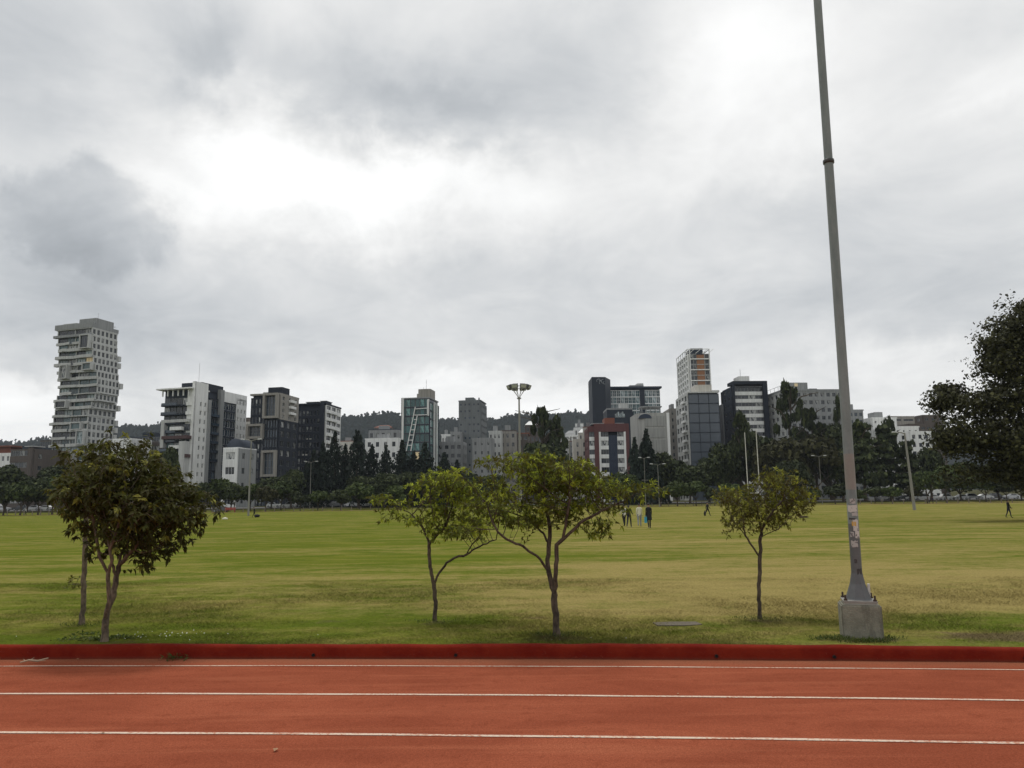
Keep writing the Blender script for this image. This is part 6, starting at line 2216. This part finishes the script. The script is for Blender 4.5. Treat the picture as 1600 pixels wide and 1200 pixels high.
# ------------------------------------------------------------------ small things near the kerb
# fallen branch on the track
m_twig = plain('dead_twig', (.36, .27, .19), .9, 20., .2)
p0 = gpt(30, 1049); root = empty('fallen_branch', (p0.x, p0.y, .012))
pts = [Vector((at(x, y, 8).x * 0, 0, 0)) for x, y in ()]
br_pts = [gpt(30, 1048.5), gpt(44, 1046.5), gpt(58, 1046), gpt(74, 1043)]
mb = MB(); mb.smooth = True
mb.tube([Vector((p.x - p0.x, p.y - p0.y, .012 + .01 * (i % 2))) for i, p in enumerate(br_pts)], [.006, .010, .011, .007], 6); mb.build('stem', m_twig, root)
for a, b_ in (((44, 1046.5), (52, 1042.5)), ((58, 1046), (70, 1046.5)), ((38, 1047), (36, 1044))):
    q0, q1 = gpt(*a), gpt(*b_)
    MB().tube([(q0.x - p0.x, q0.y - p0.y, .016), (q1.x - p0.x, q1.y - p0.y, .022)], [.005, .002], 5).build('side_twig', m_twig, root)
tag(root, 'pale dead branch lying on the red track at the far left', 'branch')

# tuft of weeds at the foot of the kerb, weeds under the dark tree, flowers
m_weed = leafy('weed_leaf', (.040, .060, .014), (.070, .098, .022), (.15, .15, .045), .7, .3)


def weeds(name, label, spots, n, size, cat='plant', droop=.3, spread=.18, asp=.16):
    rs = np.random.RandomState(len(label))
    base = spots[0]
    root = empty(name, base)
    pos = []; dr = []
    for s_ in spots:
        for q_ in range(n):
            a = rs.rand() * 6.28; r_ = spread * rs.rand() ** .7
            pos.append([s_.x - base.x + r_ * math.cos(a), s_.y - base.y + r_ * math.sin(a) * .5, s_.z - base.z + rs.rand() * size * .5])
            v = rs.normal(size=3); v[2] = abs(v[2]) + .4; dr.append(v / np.linalg.norm(v))
    co, fa, tt = leaf_cloud(np.array(pos), np.array(dr), size, asp, 5, rs.rand(len(pos)), droop)
    tag(link('leaves', np_mesh('leaves', co, fa, m_weed, attr=tt), root), kind='stuff')
    tag(root, label, cat)
    return root


kb = lambda px, dy=.06: (lambda q_: Vector((q_.x, 8.55 + bend(q_.x) - dy, 0.003)))(at(px, 1028, 8.7))
weeds('weed_tuft', 'small green weed tuft growing at the foot of the red kerb', [kb(272), kb(262), kb(280, .04)], 22, .07, droop=.5, spread=.12, asp=.08)
weeds('ground_plant', 'leafy low weeds round the base of the dense dark tree', [gpt(150, 1003), gpt(128, 1000), gpt(178, 1000), gpt(105, 1003), gpt(200, 999), gpt(140, 994)], 70, .055, spread=.2)
weeds('grass_tuft', 'long unmown grass round the foot of the concrete footing', [gpt(1300, 1000), gpt(1316, 1003), gpt(1335, 1006), gpt(1362, 1006), gpt(1392, 1002), gpt(1285, 1001), gpt(1345, 1006), gpt(1378, 1006)], 110, .055, droop=-.3, spread=.17, asp=.07)
# long grass round the tree feet
for px_, py_, lb in ((870, 996, 'ring of longer grass round the foot of the broad olive tree'), (679, 975, 'ring of longer grass round the foot of the smaller forked tree'), (1187, 970, 'ring of longer grass round the foot of the slim tree'), (127, 980, 'ring of longer grass round the foot of the slender tree behind the dark one')):
    weeds('grass_tuft', lb, [gpt(px_ - 14, py_ - 1), gpt(px_, py_ + 1), gpt(px_ + 14, py_), gpt(px_ + 26, py_ - 2), gpt(px_ - 26, py_ - 2)], 44, .045, droop=-.2, spread=.22, asp=.06)

# trampled bare soil and the flat slab in the grass
m_slabg = plain('slab_stone', (.12, .10, .074), .95, 8., .25, bmp=.01)
p = gpt(1058, 975)
root = MB().prism([(-.27, -.13), (.05, -.16), (.30, -.10), (.27, .14), (-.05, .16), (-.29, .11)], -.04, .006).build('stone_slab', m_slabg)
root.location = (p.x, p.y, p.z)
tag(root, 'flat pale stone slab sunk in the grass left of the slim tree', 'slab')

# dry leaves, each a small curled scrap
m_dry = plain('dry_leaf', (.34, .20, .11), .9, 30., .3)
lm = MB().add([(-.03, 0, .004), (0, -.018, .012), (.035, 0, .006), (0, .018, .014), (0, 0, .003)], [(0, 1, 4), (1, 2, 4), (2, 3, 4), (3, 0, 4)]).mesh('dry_leaf', m_dry)
lr = random.Random(8)
spots = [(1387, 1036, 1.5), (1052, 1037, .8), (1128, 1032, .8), (600, 1033, .7), (222, 1034, .6), (430, 1190, 1.), (120, 1040, .6), (900, 1034, .6), (1172, 1037, .7), (740, 1035, .6), (1480, 1040, .7), (160, 1161, .5), (1060, 1097, .5), (860, 1033, .5), (330, 1036, .5), (1230, 1034, .5)]
for i, (px_, py_, s_) in enumerate(spots):
    q_ = gpt(px_, py_)
    z_ = .006
    o = link('fallen_leaf', lm, None, (q_.x, q_.y, z_), lr.uniform(0, 6.28), (s_, s_, s_))
    tag(o, 'largest dry leaf on the track, at the kerb foot below the concrete footing' if i == 0 else 'small dry leaf on the red track, %s from the left' % ORD[1 + sorted(q[0] for q in spots if q[0] != 1387).index(px_)], 'leaf', 'dry leaves on the track')
# litter of small pale flowers in the lawn
fp_ = []
frs = np.random.RandomState(3)
cen = [gpt(250, 995), gpt(200, 1001), gpt(300, 993), gpt(440, 1000), gpt(1060, 1002), gpt(900, 1003), gpt(60, 998)]
P_ = []
for i in range(50):
    c = cen[frs.choice(len(cen), p=[.34, .2, .2, .08, .06, .06, .06])]
    x = c.x + frs.normal(0, .35); y = c.y + frs.normal(0, .12)
    if yprime(x, y) < 8.75: y += .3
    P_.append([x, y, gz(x, y) + .03])
P_ = np.array(P_)
co, fa = clump_faces(P_, np.tile([0, -.6, 1.], (len(P_), 1)), .009, frs, 5)
fm = np_mesh('clover_flowers', co, fa, plain('clover_white', (.62, .62, .55), .8))
tag(link('clover_flowers', fm), 'scatter of tiny white clover flowers in the grass by the kerb', 'flowers', kind='stuff')
# fallen twig heap on the lawn beyond the slim tree
p = gpt(1256, 810); root = empty('twig_heap', p)
mb_r = random.Random(2)
for q_ in range(7):
    a = mb_r.uniform(-.5, .5); L = mb_r.uniform(.5, 1.2)
    MB().tube([(-L * math.cos(a) * .6, -L * math.sin(a) * .4, .04 + .03 * q_), (0, 0, .10 + .02 * q_), (L * math.cos(a) * .6, L * math.sin(a) * .4, .05 + .03 * q_)], [.02, .035, .015], 5).build('stick', m_bark, root)
tag(root, 'dark heap of cut sticks on the field right of the slim tree', 'sticks')

# ------------------------------------------------------------------ thin air haze round the whole place
hz_m = bpy.data.materials.new('haze_air'); hz_m.use_nodes = True; hz_m.node_tree.nodes.clear()
gg = NG(hz_m.node_tree)
out = gg.new('ShaderNodeOutputMaterial'); pv = gg.new('ShaderNodeVolumePrincipled')
pv.inputs['Color'].default_value = (.80, .88, 1., 1)
pv.inputs['Density'].default_value = 8.0e-5
gg.l.new(pv.outputs[0], out.inputs['Volume'])
hz = MB().box(-3450, 3450, -3050, 3450, -1.2, 290).build('haze', hz_m)
tag(hz, 'thin grey-blue haze in the air over the city', 'haze', kind='stuff')
